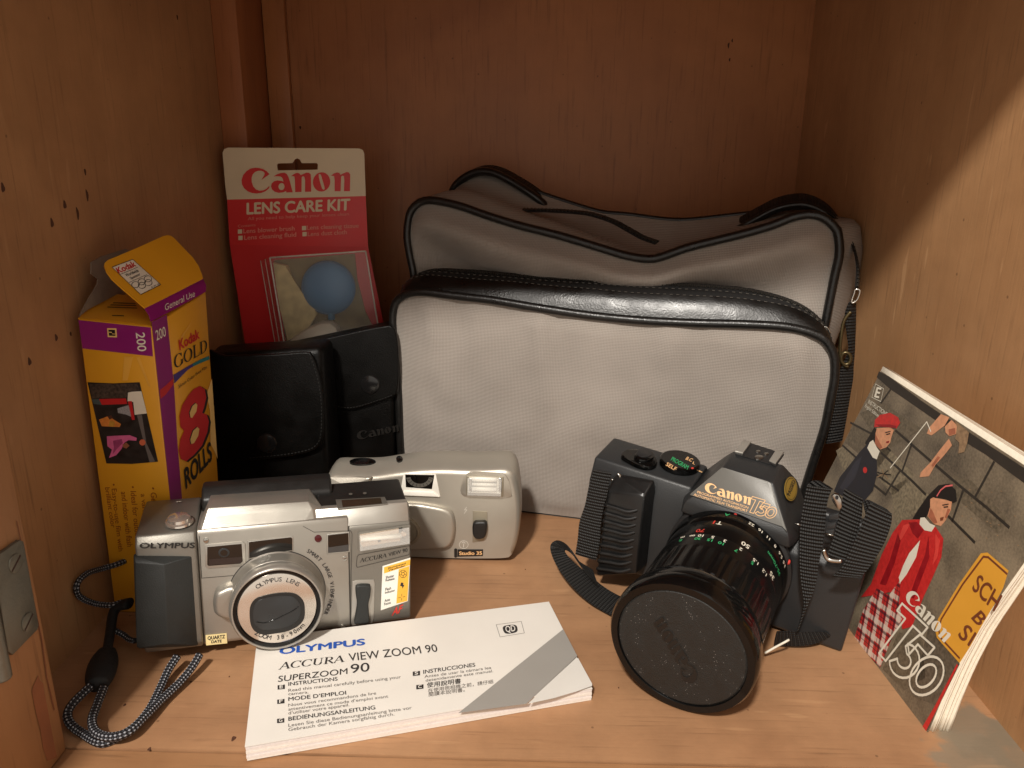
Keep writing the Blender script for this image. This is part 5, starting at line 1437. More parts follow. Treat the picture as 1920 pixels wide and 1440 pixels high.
flat('dial_dot', DT, [DT.ups(Zg(circle((1072, 306), 12, 10, 8)))], 0.0001, M_rp, cam1)
pflat('index_line', DP, [Zg([(1122, 334), (1130, 328), (1158, 342), (1150, 346)])], 0.0003, M_gold, cam1)
# hand grip with ribs
GFp = Pl(TM, (0, -0.0125, 0), (1, 0, 0), (0, 0, 1)); GBp = Pl(TM, (0, -0.0012, 0), (1, 0, 0), (0, 0, 1))
gq = [GFp.loc(p) for p in GFp.ups(Zg([(262, 1215), (600, 1200), (668, 540), (352, 500)]))]
gtop = [GBp.loc(GFp.up(p)) for p in Zg([(372, 420), (690, 480)])]
g0 = [Vector((p.x + (-0.002 if i in (0, 3) else 0.002), -0.0012, p.z)) for i, p in enumerate(gq)]
hull('hand_grip', gq + g0 + [p + Vector((0, -0.003, 0)) for p in gtop] + gtop, M_rub, cam1, 0.0014, 3)
for k in range(9):
    a = GFp.p3(Zg([(338 - 8.5 * k, 612 + 67 * k)])[0], 0.0004); b = GFp.p3(Zg([(535 - 7.5 * k, 668 + 63 * k)])[0], 0.0006); c = GFp.p3(Zg([(628 - 7 * k, 660 + 62 * k)])[0], -0.0015)
    tube('grip_rib', smooth_pts([a, a.lerp(b, 0.5), b, c], 14), 0.0011, M_rub, cam1, n=8)
# lens
O_ = (0, 0, WL)
lathe('lens_mount', [(0.0300, -0.003), (0.0318, -0.0045), (0.0318, -0.0078), (0.0305, -0.0085), (0.0300, -0.0088)], M_slrd, cam1, O_, n=96)
ar = lathe('aperture_ring', [(0.0290, -0.0085), (0.0304, -0.009), (0.0306, -0.0165), (0.0300, -0.0185), (0.0293, -0.0200)], M_gloss, cam1, O_, n=96)
zr = lathe('zoom_ring', [(0.0288, -0.0195), (0.0297, -0.0200), (0.0297, -0.0320), (0.0292, -0.0335)], M_lens, cam1, O_, n=96)
fo = lathe('focus_ring', [(0.0289, -0.0335), (0.0300, -0.0340), (0.0301, -0.0440), (0.0300, -0.0452), (0.0301, -0.0460), (0.0304, -0.0640), (0.0296, -0.0652)], M_lens, cam1, O_, n=216, ridge=(4, 5, 36, 0.0005))
lathe('front_ring', [(0.0294, -0.0650), (0.0308, -0.0655), (0.0322, -0.0690), (0.0322, -0.0735), (0.0312, -0.0742)], M_gloss, cam1, O_, n=96)
lathe('cap_rim', [(0.0310, -0.0740), (0.0330, -0.0745), (0.0333, -0.0765), (0.0332, -0.0815), (0.0322, -0.0832), (0.0292, -0.0832), (0.0288, -0.0822)], M_gloss, cam1, O_, n=96, close=False)
cap = lathe('lens_cap', [(0.0305, -0.0780), (0.0290, -0.0822), (0.0281, -0.0828), (0.0150, -0.0832), (0.0002, -0.0833)], M_cap, cam1, O_, n=96)
CP = Pl(TM, (0, -0.0834, WL), (1, 0, 0), (0, 0, 1))
Zv = lambda l: zc(1020, 800, 2.572, l)
logo(CP, *CP.ups(Zv([(752, 1212), (572, 915), (690, 1248)])), pm('cap_emboss', (24, 23, 22), 0.34), cap, off=0.0003)
def cyl(s, ang, y, R, h, mat, parent, flip=True, bold=0.02):
    gv, gf = glyphs(s, bold)
    xm = (min(v[0] for v in gv) + max(v[0] for v in gv)) / 2
    k = h / CAPH; V = []
    for iv, (x, yy) in enumerate(gv):
        a = radians(ang) - (x - xm) * k / R * (-1 if flip else 1)
        rr = R + 0.00015 + ((iv * 5) // len(gv)) * 4e-6
        V.append((rr * cos(a), y + (-1 if flip else 1) * yy * k, WL + rr * sin(a)))
    return mesh_obj('lettering', V, gf, mat, parent)
for i, s in enumerate(('22', '16', '11', '8', '5.6', '3.5')): cyl(s, 74 - 9.4 * i, -0.0125, 0.0306, 0.0021, M_wp, ar)
cyl('A', 97, -0.0125, 0.0306, 0.0024, M_gp, ar)
for s, a, m in (('70', 113, M_rp), ('50', 70, M_wp), ('35', 34, M_wp)): cyl(s, a, -0.0290, 0.0297, 0.0030, m, zr)
cyl('35-70mm', 37, -0.0205, 0.0298, 0.0023, M_gp, zr)
cyl('I', 105, -0.0200, 0.0297, 0.003, M_rp, zr, bold=0.04); cyl('T', 100, -0.0200, 0.0297, 0.003, M_wp, zr)
for s, a, y, m in (('m', 127, -0.0352, M_wp), ('ft', 127, -0.0382, M_gp), ('\u221e', 117, -0.0352, M_wp), ('10', 109, -0.0352, M_wp), ('30', 110, -0.0382, M_gp), ('5', 98, -0.0352, M_wp), ('15', 99, -0.0382, M_gp), ('3', 87, -0.0352, M_wp), ('10', 89, -0.0382, M_gp), ('2', 72, -0.0352, M_wp), ('7', 75, -0.0382, M_gp), ('1.5', 56, -0.0352, M_wp), ('5', 58, -0.0382, M_gp), ('1.2', 44, -0.0352, M_wp)):
    cyl(s, a, y, 0.0301, 0.0022, m, fo)
MP_ = Pl(TM, (0, -0.0089, WL), (1, 0, 0), (0, 0, 1))
lathe('mount_dot', [(0.0014, 0), (0.0011, 0.0008), (0.0002, 0.0011)], M_rp, cam1, origin=(0.0312 * cos(radians(24)), -0.0085, WL + 0.0312 * sin(radians(24))), axis='X', n=16)
# strap lugs, buckles and webbing
SF = lambda y: Pl(TM, (0, y, 0), (1, 0, 0), (0, 0, 1))
Zs = lambda l: zc(1440, 860, 3.6, l)
def band(nm, pl, Lx, Rx, off=0.0, th=0.0010, n=50, pl2=None):
    return strip(nm, [pl.p3(p, off) for p in Lx], [(pl2 or pl).p3(p, off) for p in Rx], M_web, cam1, th, n)
tube('strap_lug', smooth_pts([SF(-0.004).p3(p) for p in Zg([(388, 400), (420, 412), (452, 400), (462, 372), (440, 352)])], 16), 0.0009, M_steel, cam1, n=8)
band('neck_strap', SF(-0.0145), Zg([(240, 318), (212, 400), (190, 500), (165, 620), (120, 760), (105, 900), (85, 1030)]), Zg([(392, 345), (368, 440), (350, 540), (322, 640), (300, 780), (290, 920), (262, 1080)]))
fl_ = lambda z: Pl(Matrix.Identity(4), (0, 0, z), (1, 0, 0), (0, 1, 0))
def fstrip(name, Lx, Rx, zl, zr, th=0.0010, n=50):
    ti = TM.inverted()
    return strip(name, [ti @ fl_(z).p3(p) for p, z in zip(Lx, zl)], [ti @ fl_(z).p3(p) for p, z in zip(Rx, zr)], M_web, cam1, th, n)
# lower loop: leaves the grip, swings out to the left and runs back under the lens
fstrip('neck_strap', Zv([(235, 690), (160, 640), (110, 570), (62, 548), (30, 580), (55, 660), (125, 760), (220, 850), (330, 915)]), Zv([(262, 770), (215, 720), (165, 650), (120, 600), (100, 600), (130, 640), (200, 700), (300, 780), (400, 835)]),
       (.016, .018, .020, .020, .017, .012, .007, .003, .002), (.012, .014, .016, .017, .016, .015, .012, .008, .006), n=70)
band('neck_strap', SF(-0.0135), Zs([(262, 180), (240, 300), (218, 450), (214, 600), (214, 720), (225, 850), (240, 980), (216, 1090), (192, 1165)]), Zs([(432, 205), (400, 300), (386, 450), (370, 580), (345, 700), (322, 850), (272, 985), (232, 1085), (206, 1160)]))
band('neck_strap', SF(-0.010), Zs([(262, 180), (300, 150), (350, 150)]), Zs([(400, 260), (420, 220), (440, 205)]), n=16)
band('neck_strap', SF(-0.012), Zs([(515, 200), (490, 330), (450, 500), (400, 650)]), Zs([(640, 270), (632, 400), (595, 520), (520, 690)]), n=30)
band('neck_strap', SF(-0.0165), Zs([(690, 300), (655, 385), (600, 520), (545, 640), (490, 740), (430, 795)]), Zs([(836, 372), (832, 440), (790, 560), (720, 680), (650, 775), (590, 805)]), n=40)
band('neck_strap', SF(-0.0150), Zs([(640, 290), (665, 278), (692, 285), (700, 310)]), Zs([(660, 380), (740, 330), (800, 340), (836, 380)]), n=16)
fstrip('neck_strap', Zs([(60, 1165), (150, 1165), (250, 1170), (330, 1168), (400, 1172)]), Zs([(40, 1255), (150, 1265), (250, 1262), (330, 1245), (432, 1195)]), (.012, .011, .010, .010, .010), (.002, .002, .003, .004, .008), n=30)
lug = pslab('strap_lug', SF(-0.0150), Zs([(430, 245), (450, 230), (478, 236), (498, 270), (502, 320), (488, 338), (465, 325), (436, 280)]), 0.0, 0.0014, M_steel, cam1, 0.0004)
pslab('lug_hole', SF(-0.0165), Zs(circle((465, 262), 12, 12, 14)), 0.0, 0.0002, M_slrd, lug)
for q_ in ([(412, 372), (482, 362), (478, 400), (412, 410)], [(402, 436), (462, 424), (456, 462), (398, 470)], [(392, 480), (450, 470), (444, 516), (388, 508)]):
    pslab('slide_bar', SF(-0.0150), Zs(q_), 0.0, 0.0010, M_slr, cam1, 0.0003)
tube('edge_and_glint', [SF(-0.0163).p3(p) for p in Zs([(388, 505), (415, 512), (442, 518)])], 0.0004, M_steel, cam1, n=6)
tube('edge_and_glint', smooth_pts([SF(-0.0165).p3(p) for p in Zs([(376, 612), (384, 648), (405, 678), (450, 688), (496, 690)])], 16), 0.0011, M_steel, cam1, n=8)
tube('edge_and_glint', [SF(-0.0030).p3(p) for p in Zs([(176, 436), (200, 442), (222, 448)])], 0.0004, M_steel, cam1, n=6)  # bright tube standing in for the highlight along the right deck
ti = TM.inverted()
tube('cap_cord', smooth_pts([ti @ fl_(z).p3(p) for p, z in zip(Zs([(-20, 1312), (50, 1272), (110, 1240), (142, 1222)]), (.004, .008, .011, .012))], 16), 0.0006, M_wp, cam1, n=6)
# ------------------------------------------------------------------ silver zoom compact
M_sil = pm('silver_paint', (168, 163, 154), 0.35, 0.72, var=0.03, vscale=90, bump=0.12, bscale=2600, rvar=0.04)
M_silg = pm('grey_silver_paint', (134, 130, 122), 0.40, 0.65, var=0.03, vscale=90, bump=0.12, bscale=2600, rvar=0.04)
M_sill = pm('bright_silver', (178, 174, 166), 0.34, 0.7, var=0.03, bump=0.08, bscale=2600)
M_mirror = pm('mirror_ring', (222, 214, 204), 0.2, 0.85, var=0.02, rvar=0.02)
M_blkp = pm('black_shell', (28, 27, 26), 0.4, var=0.08, vscale=90, bump=0.15, bscale=2000)
M_grip = pm('grip_rubber', (34, 36, 35), 0.55, var=0.06, vscale=120, bump=0.3, bscale=1800)
M_glass = pm('dark_glass', (16, 13, 12), 0.06, var=0.05, spec=0.7, rvar=0.02)
M_lensg = pm('lens_shutter', (42, 43, 44), 0.35, var=0.06)
M_flash = pm('flash_reflector', (226, 222, 212), 0.14, 0.8, var=0.05, rvar=0.03)
M_flc = clear('flash_cover', (0.98, 0.98, 0.97), 0.8, 0.05)
M_cream = pm('cream_label', (226, 206, 150), 0.5)
M_lab = pm('white_label', (236, 232, 222), 0.45)
M_laby = pm('yellow_label', (238, 180, 62), 0.45)
M_led = pm('dark_red_lens', (74, 16, 22), 0.15)
OM = pose(-0.1816, 0.3113, 0.0064, 0.3178, -0.0633, 0.0364)
cz = tag(empty('zoom_compact_camera', OM), 'silver compact camera with a large round zoom lens and dark rubber grip', 'camera')
OF = Pl(OM, (0, 0, 0), (1, 0, 0), (0, 0, 1))
Z3 = lambda l: zc(220, 860, 3.2, l)
Z7 = lambda l: zc(240, 880, 4, l)
Z6 = lambda l: zc(640, 960, 6.26, l)
sx0 = OF.up((372, 1050))[0]; sx1 = OF.up(Z3([(1393, 700)])[0])[0]; xr = OF.up((770, 1050))[0]
extr('left_shell', [(.036, .002), (.0, .002), (-.003, .006), (-.003, .058), (-.0005, .0625), (.028, .0660), (.036, .066)], 'X', 0.0, sx0 - 0.0002, M_silg, cz, 0.0012, 3)
extr('front_panel', [(.036, .003), (.001, .002), (0, .004), (0, .0600), (.0010, .0622), (.0060, .0630), (.036, .0630)], 'X', sx0, sx1 - 0.0002, M_sil, cz, 0.0005, 2)
extr('right_shell', [(.036, .003), (.001, .002), (0, .004), (0, .0560), (.0045, .0650), (.0085, .0655), (.0085, .05), (.036, .05)], 'X', sx1, xr, M_silg, cz, 0.0010, 3)
extr('slope_band', [(.0002, .0575), (.0046, .0662), (.0084, .0664), (.0084, .060), (.004, .060)], 'X', OF.up(Z3([(1190, 420)])[0])[0], xr - 0.0008, M_sill, cz, 0.0003, 2)
extr('hood_back', [(.0222, .056), (.0222, .0690), (.0290, .0738), (.0370, .0738), (.0400, .070), (.0400, .056)], 'X', sx0 + 0.0006, sx1 - 0.006, M_blkp, cz, 0.0016, 3)
extr('right_deck', [(.0087, .048), (.0087, .0660), (.0340, .0685), (.0370, .066), (.0370, .048)], 'X', OF.up(Z3([(1215, 420)])[0])[0], xr - 0.0006, M_blkp, cz, 0.0012, 3)
box('back_shell', 0.001, xr - 0.001, 0.0362, 0.0425, 0.003, 0.0625, M_blkp, cz, bev=0.002, seg=3)
# raised hood: two bright facets in front, grey top falling away behind
def oy(y, px): return Pl(OM, (0, y, 0), (1, 0, 0), (0, 0, 1)).p3(px)
hb = [oy(.0008, p) for p in Z7([(545, 472)]) + Z3([(1118, 390), (1190, 402)])] + [oy(.0040, p) for p in Z7([(636, 350)]) + Z3([(1168, 302)])]
hb += [oy(.0062, p) for p in Z7([(602, 290)]) + Z3([(1145, 256), (1232, 296)])] + [oy(.0225, p) for p in Z7([(622, 192)]) + Z3([(1150, 180), (1238, 285)])]
hb += [Vector((sx0 + 0.0006, .0225, .060)), Vector((hb[2].x, .0225, .060)), Vector((sx0 + 0.0006, .002, .060)), Vector((hb[2].x, .002, .060)), oy(.0050, Z7([(546, 378)])[0])]
hull('hood', hb, M_sil, cz, 0.0003, 2)
# rubber grip with a vertical ridge
OL = Pl(OM, (0, -0.0031, 0), (1, 0, 0), (0, 0, 1)); OR = Pl(OM, (0, -0.0085, 0), (1, 0, 0), (0, 0, 1))
gp = [OL.p3(p) for p in Z7([(28, 648), (478, 652), (524, 1325), (70, 1345)])]
gp[0].x = max(gp[0].x, -0.0008); gp[3].x = max(gp[3].x, -0.0008)
for p in gp: p.z = max(p.z, 0.003)
hull('grip', gp + [p + Vector((0, 0.0025, 0)) for p in gp] + [OR.p3(p) for p in Z7([(270, 715), (300, 1310)])] + [OL.p3(p, 0.0028) for p in Z7([(60, 680), (70, 1320)])], M_grip, cz, 0.0012, 3)
# deck items on the left
OD = Pl(OM, (0, -.0005, .0632), (1, 0, 0), (0, .0285, .0036))
bc_ = OD.up(Z7([(386, 398)])[0])
sb_ = lathe('shutter_button', [(0.0064, 0), (0.0062, 0.0009), (0.0056, 0.0012), (0.0053, 0.0014), (0.0051, 0.0028), (0.0038, 0.0036), (0.0002, 0.0039)], M_mirror, cz, origin=(0, 0, 0), axis='Z', n=36)
sb_.location = OD.loc(bc_, 0.0002); sb_.rotation_euler = (math.atan2(.0036, .0285), 0, 0)
pflat('mode_print', OD, [Z7([(360, 246), (400, 241), (400, 244), (360, 249)])], 0.0003, M_wp, cz)
# windows, flash, label, lever
def of(name, m, z0, z1, px, parent=None, bev=0.0): return pslab(name, OF, px, z0, z1, m, parent or cz, bev)
w1 = of('viewfinder_window', M_sill, 0, 0.0006, Z3([(525, 518), (540, 512), (750, 494), (768, 508), (770, 622), (748, 642), (545, 656), (528, 645)]), bev=0.0002)
of('pane', M_glass, 0.0006, 0.0007, Z3([(540, 526), (746, 508), (753, 612), (738, 626), (548, 640), (540, 632)]), w1)
of('inner_lens', M_lensg, 0.0007, 0.0009, Z3(circle((640, 560), 34, 20, 28)), w1, 0.0001)
of('inner_lens', M_glass, 0.0009, 0.0010, Z3(circle((640, 560), 22, 18, 18)), w1)
of('inner_reflection', pm('window_brown', (44, 32, 28), 0.3), 0.0007, 0.0008, Z3([(550, 600), (745, 585), (750, 612), (738, 622), (552, 634)]), w1)  # brown patch painted as a reflection inside the pane
w2 = of('rangefinder_window', M_sill, 0, 0.0004, Z3([(780, 490), (1045, 462), (1056, 470), (1056, 552), (960, 568), (880, 584), (786, 604)]), bev=0.0002)
of('pane', M_glass, 0.0004, 0.0006, Z3([(789, 497), (1042, 470), (1050, 478), (1049, 546), (960, 560), (880, 576), (792, 594)]), w2)
w3 = of('sensor_window', M_sill, 0, 0.0004, Z3([(1254, 450), (1392, 436), (1396, 560), (1256, 572)]), bev=0.0002)
of('pane', M_glass, 0.0004, 0.0006, Z3([(1263, 457), (1386, 444), (1388, 552), (1264, 563)]), w3)
of('pane_tint', pm('pane_grey', (66, 66, 66), 0.2), 0.0006, 0.00066, Z3([(1264, 530), (1388, 512), (1388, 552), (1264, 563)]), w3)
of('lamp', M_led, 0, 0.0006, Z3(circle((1205, 478), 22, 18)), bev=0.0002)
for x, y, r in ((532, 489, 16), (1365, 597, 14), (1355, 1012, 15)):
    s_ = of('screw', M_steel, 0, 0.0005, Z3(circle((x, y), r, 18)), bev=0.0001)
    of('slot', M_blkp, 0.0005, 0.00056, Z3([(x - 9, y + 2), (x + 9, y - 2), (x + 9, y + 1), (x - 9, y + 5)]), s_)
fl = of('flash', M_silg, 0, 0.0007, Z6([(190, 250), (205, 235), (790, 140), (808, 150), (808, 340), (790, 358), (215, 448), (196, 440)]), bev=0.0002)
of('reflector', M_flash, 0.0007, 0.0009, Z6([(215, 255), (690, 180), (690, 330), (240, 400), (215, 330)]), fl)
tube('flash_tube', [OF.p3(p, 0.0016) for p in Z6([(225, 312), (450, 290), (700, 268)])], 0.0010, M_lab, fl, n=10)
of('flash_gap', M_blkp, 0.0009, 0.0011, Z6([(416, 300), (458, 292), (458, 340), (430, 346)]), fl)
of('flash_gap', M_blkp, 0.0009, 0.0011, Z6([(672, 180), (712, 172), (712, 210), (672, 240)]), fl)
of('reflector', M_flash, 0.0007, 0.0010, Z6([(712, 215), (760, 240), (760, 268), (690, 282), (690, 250)]), fl)
of('flash_cover', M_flc, 0.0028, 0.0030, Z6([(205, 250), (785, 156), (792, 345), (212, 432)]), fl)
rr_ = OF.ups(Z6([(185, 520), (205, 500), (770, 398), (806, 392), (806, 470), (790, 500), (215, 642), (185, 648), (174, 625)]))
flat('name_outline', OF, outline(rr_, 0.00018), 0.00025, M_blkp, cz)
romans(OF, 'ACCURA', *OF.ups(Z6([(215, 592), (530, 528), (222, 545)])), M_blkp, cz, off=0.0003)
ptext(OF, 'VIEW 90', *Z6([(552, 520), (776, 462), (552, 478)]), M_blkp, cz, off=0.0003)
of('lever_bezel', M_sill, 0, 0.0005, Z6([(130, 815), (170, 800), (380, 788), (392, 830), (380, 1240), (360, 1300), (130, 1330), (115, 1280)]), bev=0.0002)
lv = smooth_pts([(a, b, 0) for a, b in OF.ups(Z6([(165, 855), (200, 836), (300, 833), (338, 848), (336, 950), (314, 1050), (318, 1150), (324, 1255), (300, 1280), (180, 1288), (148, 1272), (168, 1150), (180, 1050), (166, 950)]))], 44, True)
slab_round('zoom_lever', OF, [tuple(p)[:2] for p in lv], 0.0003, 0.0030, 0.0009, M_grip, cz)
st = of('sticker', M_lab, 0.0002, 0.00035, Z6([(483, 632), (808, 534), (780, 1042), (462, 1150)]))
def o2(name, polys, m, lvl): return pflat(name, OF, polys, 0.00036 + lvl * 0.00004, m, st)
o2('yellow_band', [Z6([(500, 645), (808, 552), (804, 620), (500, 718)])], M_laby, 1)
o2('yellow_column', [Z6([(672, 668), (798, 628), (774, 1040), (644, 1072)])], M_laby, 1)
for s, bl, br, tl in (('Illuminated', (548, 665), (752, 606), (548, 645)), ('Viewfinder', (550, 692), (748, 634), (550, 670)), ('Shutter', (520, 778), (616, 756), (520, 748)), ('Release', (518, 812), (622, 788), (518, 784)),
                      ('Flash', (514, 920), (582, 902), (514, 888)), ('Indicator', (510, 955), (628, 925), (510, 928)), ('Auto', (506, 1052), (570, 1034), (506, 1022)), ('Focus', (502, 1092), (578, 1070), (502, 1062))):
    ptext(OF, s, *Z6([bl, br, tl]), M_ink, st, off=0.0005, bold=0.012)
ic = outline(OF.ups(Z6(circle((722, 722), 44, 20, 44))), 0.0002) + outline(OF.ups(Z6(circle((722, 722), 18, 10, 18))), 0.0002)
for k in range(5):
    a = 2 * pi * k / 5; ic += outline(OF.ups(Z6([(722 + 20 * cos(a), 722 + 20 * sin(a)), (722 + 42 * cos(a + .4), 722 + 42 * sin(a + .4))])), 0.0002, False)
ic += outline(OF.ups(Z6([(708, 958), (708, 985)])), 0.0002, False) + outline(OF.ups(Z6([(706, 1005), (706, 1032)])), 0.0002, False) + outline(OF.ups(Z6([(668, 1002), (694, 998)])), 0.0002, False) + outline(OF.ups(Z6([(722, 992), (748, 986)])), 0.0002, False)
flat('icon', OF, ic, 0.0005, M_ink, st)
o2('flash_icon', [Z6([(700, 822), (728, 826), (722, 848), (738, 852), (716, 895), (712, 868), (688, 862)])], M_ink, 3)
ptext(OF, 'AF', *Z6([(590, 1215), (705, 1170), (612, 1125)]), M_rp, cz, off=0.0003, bold=0.03)
OT = Pl(OM, (0, -0.0031, 0), (1, 0, 0), (0, 0, 1))
ptext(OT, 'OLYMPUS', *Z7([(85, 590), (500, 588), (90, 550)]), M_blkp, cz, off=0.0003, bold=0.022)
qd = of('date_label', M_cream, 0.0002, 0.00035, Z7([(582, 1242), (740, 1226), (745, 1302), (587, 1318)]))
ptext(OF, 'QUARTZ', *Z7([(597, 1275), (728, 1262), (597, 1250)]), M_ink, qd, off=0.0005, bold=0.03)
ptext(OF, 'DATE', *Z7([(625, 1300), (703, 1293), (625, 1280)]), M_ink, qd, off=0.0005, bold=0.03)
flat('panel_seam', OF, outline(OF.ups(Z7([(534, 500), (552, 815), (800, 795)])), 0.0002, False), 0.0002, M_blkp, cz)
flat('panel_seam', OF, outline(OF.ups(Z3([(1115, 405), (1180, 440), (1400, 432), (1408, 450), (1395, 1030)])), 0.0002, False), 0.0002, M_blkp, cz)
bmp = smooth_pts([(a, b, 0) for a, b in OF.ups(Z7([(646, 1010), (642, 950), (660, 892), (705, 864), (768, 840), (830, 860), (830, 1080), (745, 1086), (690, 1070), (655, 1040)]))], 36, True)
slab_round('lens_lug', OF, [tuple(p)[:2] for p in bmp], -0.0005, 0.0065, 0.0026, M_sil, cz)
lathe('tripod_foot', [(0.0060, -0.0025), (0.0060, 0.0022)], M_sil, cz, origin=(OF.up(Z7([(640, 1370)])[0])[0], 0.016, 0.0), axis='Z', n=28)
# lens
LX, LZ = 0.0615, 0.0250
lo = (LX, 0, LZ)
lathe('base_seam', [(0.0234, 0.001), (0.0234, -0.0003), (0.0230, -0.0004)], M_blkp, cz, lo, n=96)
lathe('lens_base', [(0.0231, 0.001), (0.0231, -0.0008), (0.0226, -0.0014), (0.0219, -0.0085), (0.0214, -0.0090)], M_sil, cz, lo, n=96)
lathe('lens_barrel', [(0.0214, -0.0080), (0.0220, -0.0092), (0.0221, -0.0128), (0.0213, -0.0148), (0.0208, -0.0152), (0.0202, -0.0152), (0.0199, -0.0144)], M_sill, cz, lo, n=96, close=False)
lathe('black_ring', [(0.0203, -0.0135), (0.0200, -0.0148), (0.0186, -0.0148), (0.0178, -0.0140)], M_gloss, cz, lo, n=96, close=False)
lathe('mirror_ring', [(0.0186, -0.0134), (0.0180, -0.0144), (0.0174, -0.0146), (0.0080, -0.0146), (0.0002, -0.0146)], M_mirror, cz, lo, n=96)
LPn = Pl(OM, (LX, -0.0146, LZ), (1, 0, 0), (0, 0, 1))
Z5 = lambda l: zc(420, 1040, 7.2, l)
ovp = smooth_pts([(a, b, 0) for a, b in LPn.ups(Z5([(345, 800), (360, 680), (430, 590), (560, 545), (740, 515), (900, 512), (1000, 545), (1075, 630), (1092, 740), (1080, 860), (1000, 960), (850, 1030), (680, 1062), (540, 1075), (430, 1040), (365, 950)]))], 48, True)
ovp = [tuple(p)[:2] for p in ovp]
mx_ = sum(p[0] for p in ovp) / 48; my_ = sum(p[1] for p in ovp) / 48
wn = slab('lens_window', LPn, ovp, 0.00005, 0.00035, M_blkp, cz)
slab('lens_cover', LPn, [(mx_ + (x - mx_) * 0.86 - 0.0002, my_ + (y - my_) * 0.82 + 0.0006) for x, y in ovp], 0.00035, 0.0006, M_lensg, wn, 0.0002)
tube('cover_seam', smooth_pts([LPn.p3(p, 0.0007) for p in Z5([(430, 895), (540, 912), (680, 870), (820, 800), (930, 745), (1005, 690)])], 24), 0.00022, M_gloss, wn, n=6)
arctext(LPn, 'OLYMPUS LENS', (0, 0), 0.0142, radians(126), radians(46), 0.0021, M_ink, cz, off=0.0002)
arctext(LPn, 'ZOOM 38-90mm', (0, 0), 0.0141, radians(226), radians(320), 0.0021, M_ink, cz, off=0.0002, outward=False)
arctext(OF, 'SMART LARGE VIEWFINDER', (LX, LZ), 0.0257, radians(56), radians(-32), 0.0019, M_ink, cz, off=0.0003, bold=0.008)
# data display on the right deck
OQ = Pl(OM, (0, .0087, .0662), (1, 0, 0), (0, .0253, .0025))
lf_ = pslab('display', OQ, Z3([(1310, 250), (1605, 234), (1625, 276), (1322, 306)]), 0.0001, 0.0006, M_silg, cz, 0.0002)
pslab('screen', OQ, Z3([(1345, 256), (1580, 242), (1588, 276), (1352, 298)]), 0.0006, 0.0007, pm('lcd_dark', (48, 40, 30), 0.15), lf_)
for x, y in ((1400, 215), (1485, 210)): pflat('icon', OQ, [Z3(circle((x, y), 12, 8, 7))], 0.0003, M_silg, cz)
# wrist cord
M_cord = braid('braided_cord', 0.0032)
oi = OM.inverted()
Zw = lambda l: zc(120, 1000, 3.272, l)
def fp(px, z):
    p = fl_(z).p3(px)
    if p.x < XL + 0.0035: p = on_axis(px, 'x', XL + 0.0035)
    return oi @ p
cord = [((695, 755), .0085), ((640, 840), .006), ((590, 950), .0035), ((520, 1085), .0022), ((430, 1190), .0020), ((320, 1255), .0020), ((220, 1285), .0020), ((110, 1225), .0022), ((40, 1170), .004), ((22, 1105), .006), ((62, 1035), .008), ((165, 935), .0095)]
tube('wrist_cord', smooth_pts([fp(p, z) for (p, _), (_, z) in zip([(Zw([c[0]])[0], 0) for c in cord], cord)], 120), 0.0019, M_cord, cz, n=10)
cord = [((832, 745), .0085), ((780, 830), .006), ((700, 925), .004), ((600, 1020), .004), ((500, 1120), .0052), ((400, 1215), .0058), ((290, 1250), .0058), ((200, 1225), .0060), ((172, 1150), .0068), ((200, 1060), .0080), ((245, 945), .0095)]
tube('wrist_cord', smooth_pts([fp(p, z) for (p, _), (_, z) in zip([(Zw([c[0]])[0], 0) for c in cord], cord)], 120), 0.0019, M_cord, cz, n=10)
cord = [((415, 150), .030), ((330, 188), .031), ((240, 215), .031), ((150, 242), .030), ((92, 290), .027), ((76, 345), .023), ((105, 395), .020), ((190, 430), .019), ((290, 440), .019), ((360, 420), .019)]
tube('wrist_cord', smooth_pts([fp(p, z) for (p, _), (_, z) in zip([(Zw([c[0]])[0], 0) for c in cord], cord)], 90), 0.0015, M_cord, cz, n=10)
tb = [((400, 430), .019), ((330, 450), .017), ((300, 500), .014), ((285, 600), .011), ((265, 720), .0095), ((245, 800), .0095)]
tube('cord_keeper', smooth_pts([fp(Zw([p])[0], z) for p, z in tb], 40), lambda t: 0.0042 - 0.0008 * t, M_leathd, cz, n=12, flat=0.6)
a, b = fp(Zw([(262, 725)])[0], .0095), fp(Zw([(205, 935)])[0], .0090)
tube('cord_stopper', [a.lerp(b, t / 14) for t in range(15)], lambda t: 0.0026 + 0.0040 * sin(pi * min(1, 0.08 + t * 0.80)) ** 0.7, M_leathd, cz, n=16, flat=0.75)
tube('wrist_cord', smooth_pts([fp(Zw([p])[0], z) for p, z in (((300, 590), .010), ((360, 620), .008), ((400, 650), .007), ((436, 660), .008))], 20), 0.0014, M_cord, cz, n=8)

# ------------------------------------------------------------------ champagne point-and-shoot behind it
M_ch = pm('champagne_plastic', (178, 172, 160), 0.36, 0.55, var=0.03, vscale=60, bump=0.12, bscale=2600, rvar=0.05)
M_chd = pm('champagne_dark', (156, 148, 130), 0.42, 0.5, var=0.03, bump=0.1, bscale=2600)
SM = pose(-0.1236, 0.4222, 0.0003, -0.0384, 0.0514, 0.0)
cs = tag(empty('compact_camera', SM), 'champagne coloured simple compact camera with black slider in front of the grey bag', 'camera')
Z9 = lambda l: zc(580, 800, 4.364, l)
SF_ = Pl(SM, (0, 0, 0), (1, 0, 0), (0, 0, 1))
sil = [(112, 900), (112, 600), (120, 470), (160, 408), (300, 405), (520, 402), (700, 378), (850, 362), (1000, 354), (1150, 354), (1300, 360), (1450, 356), (1580, 352), (1650, 365), (1692, 420), (1722, 560), (1730, 700), (1720, 850), (1695, 980), (1660, 1055), (1610, 1082), (1400, 1088), (1100, 1085), (860, 1080), (500, 1080), (180, 1070), (130, 1030)]
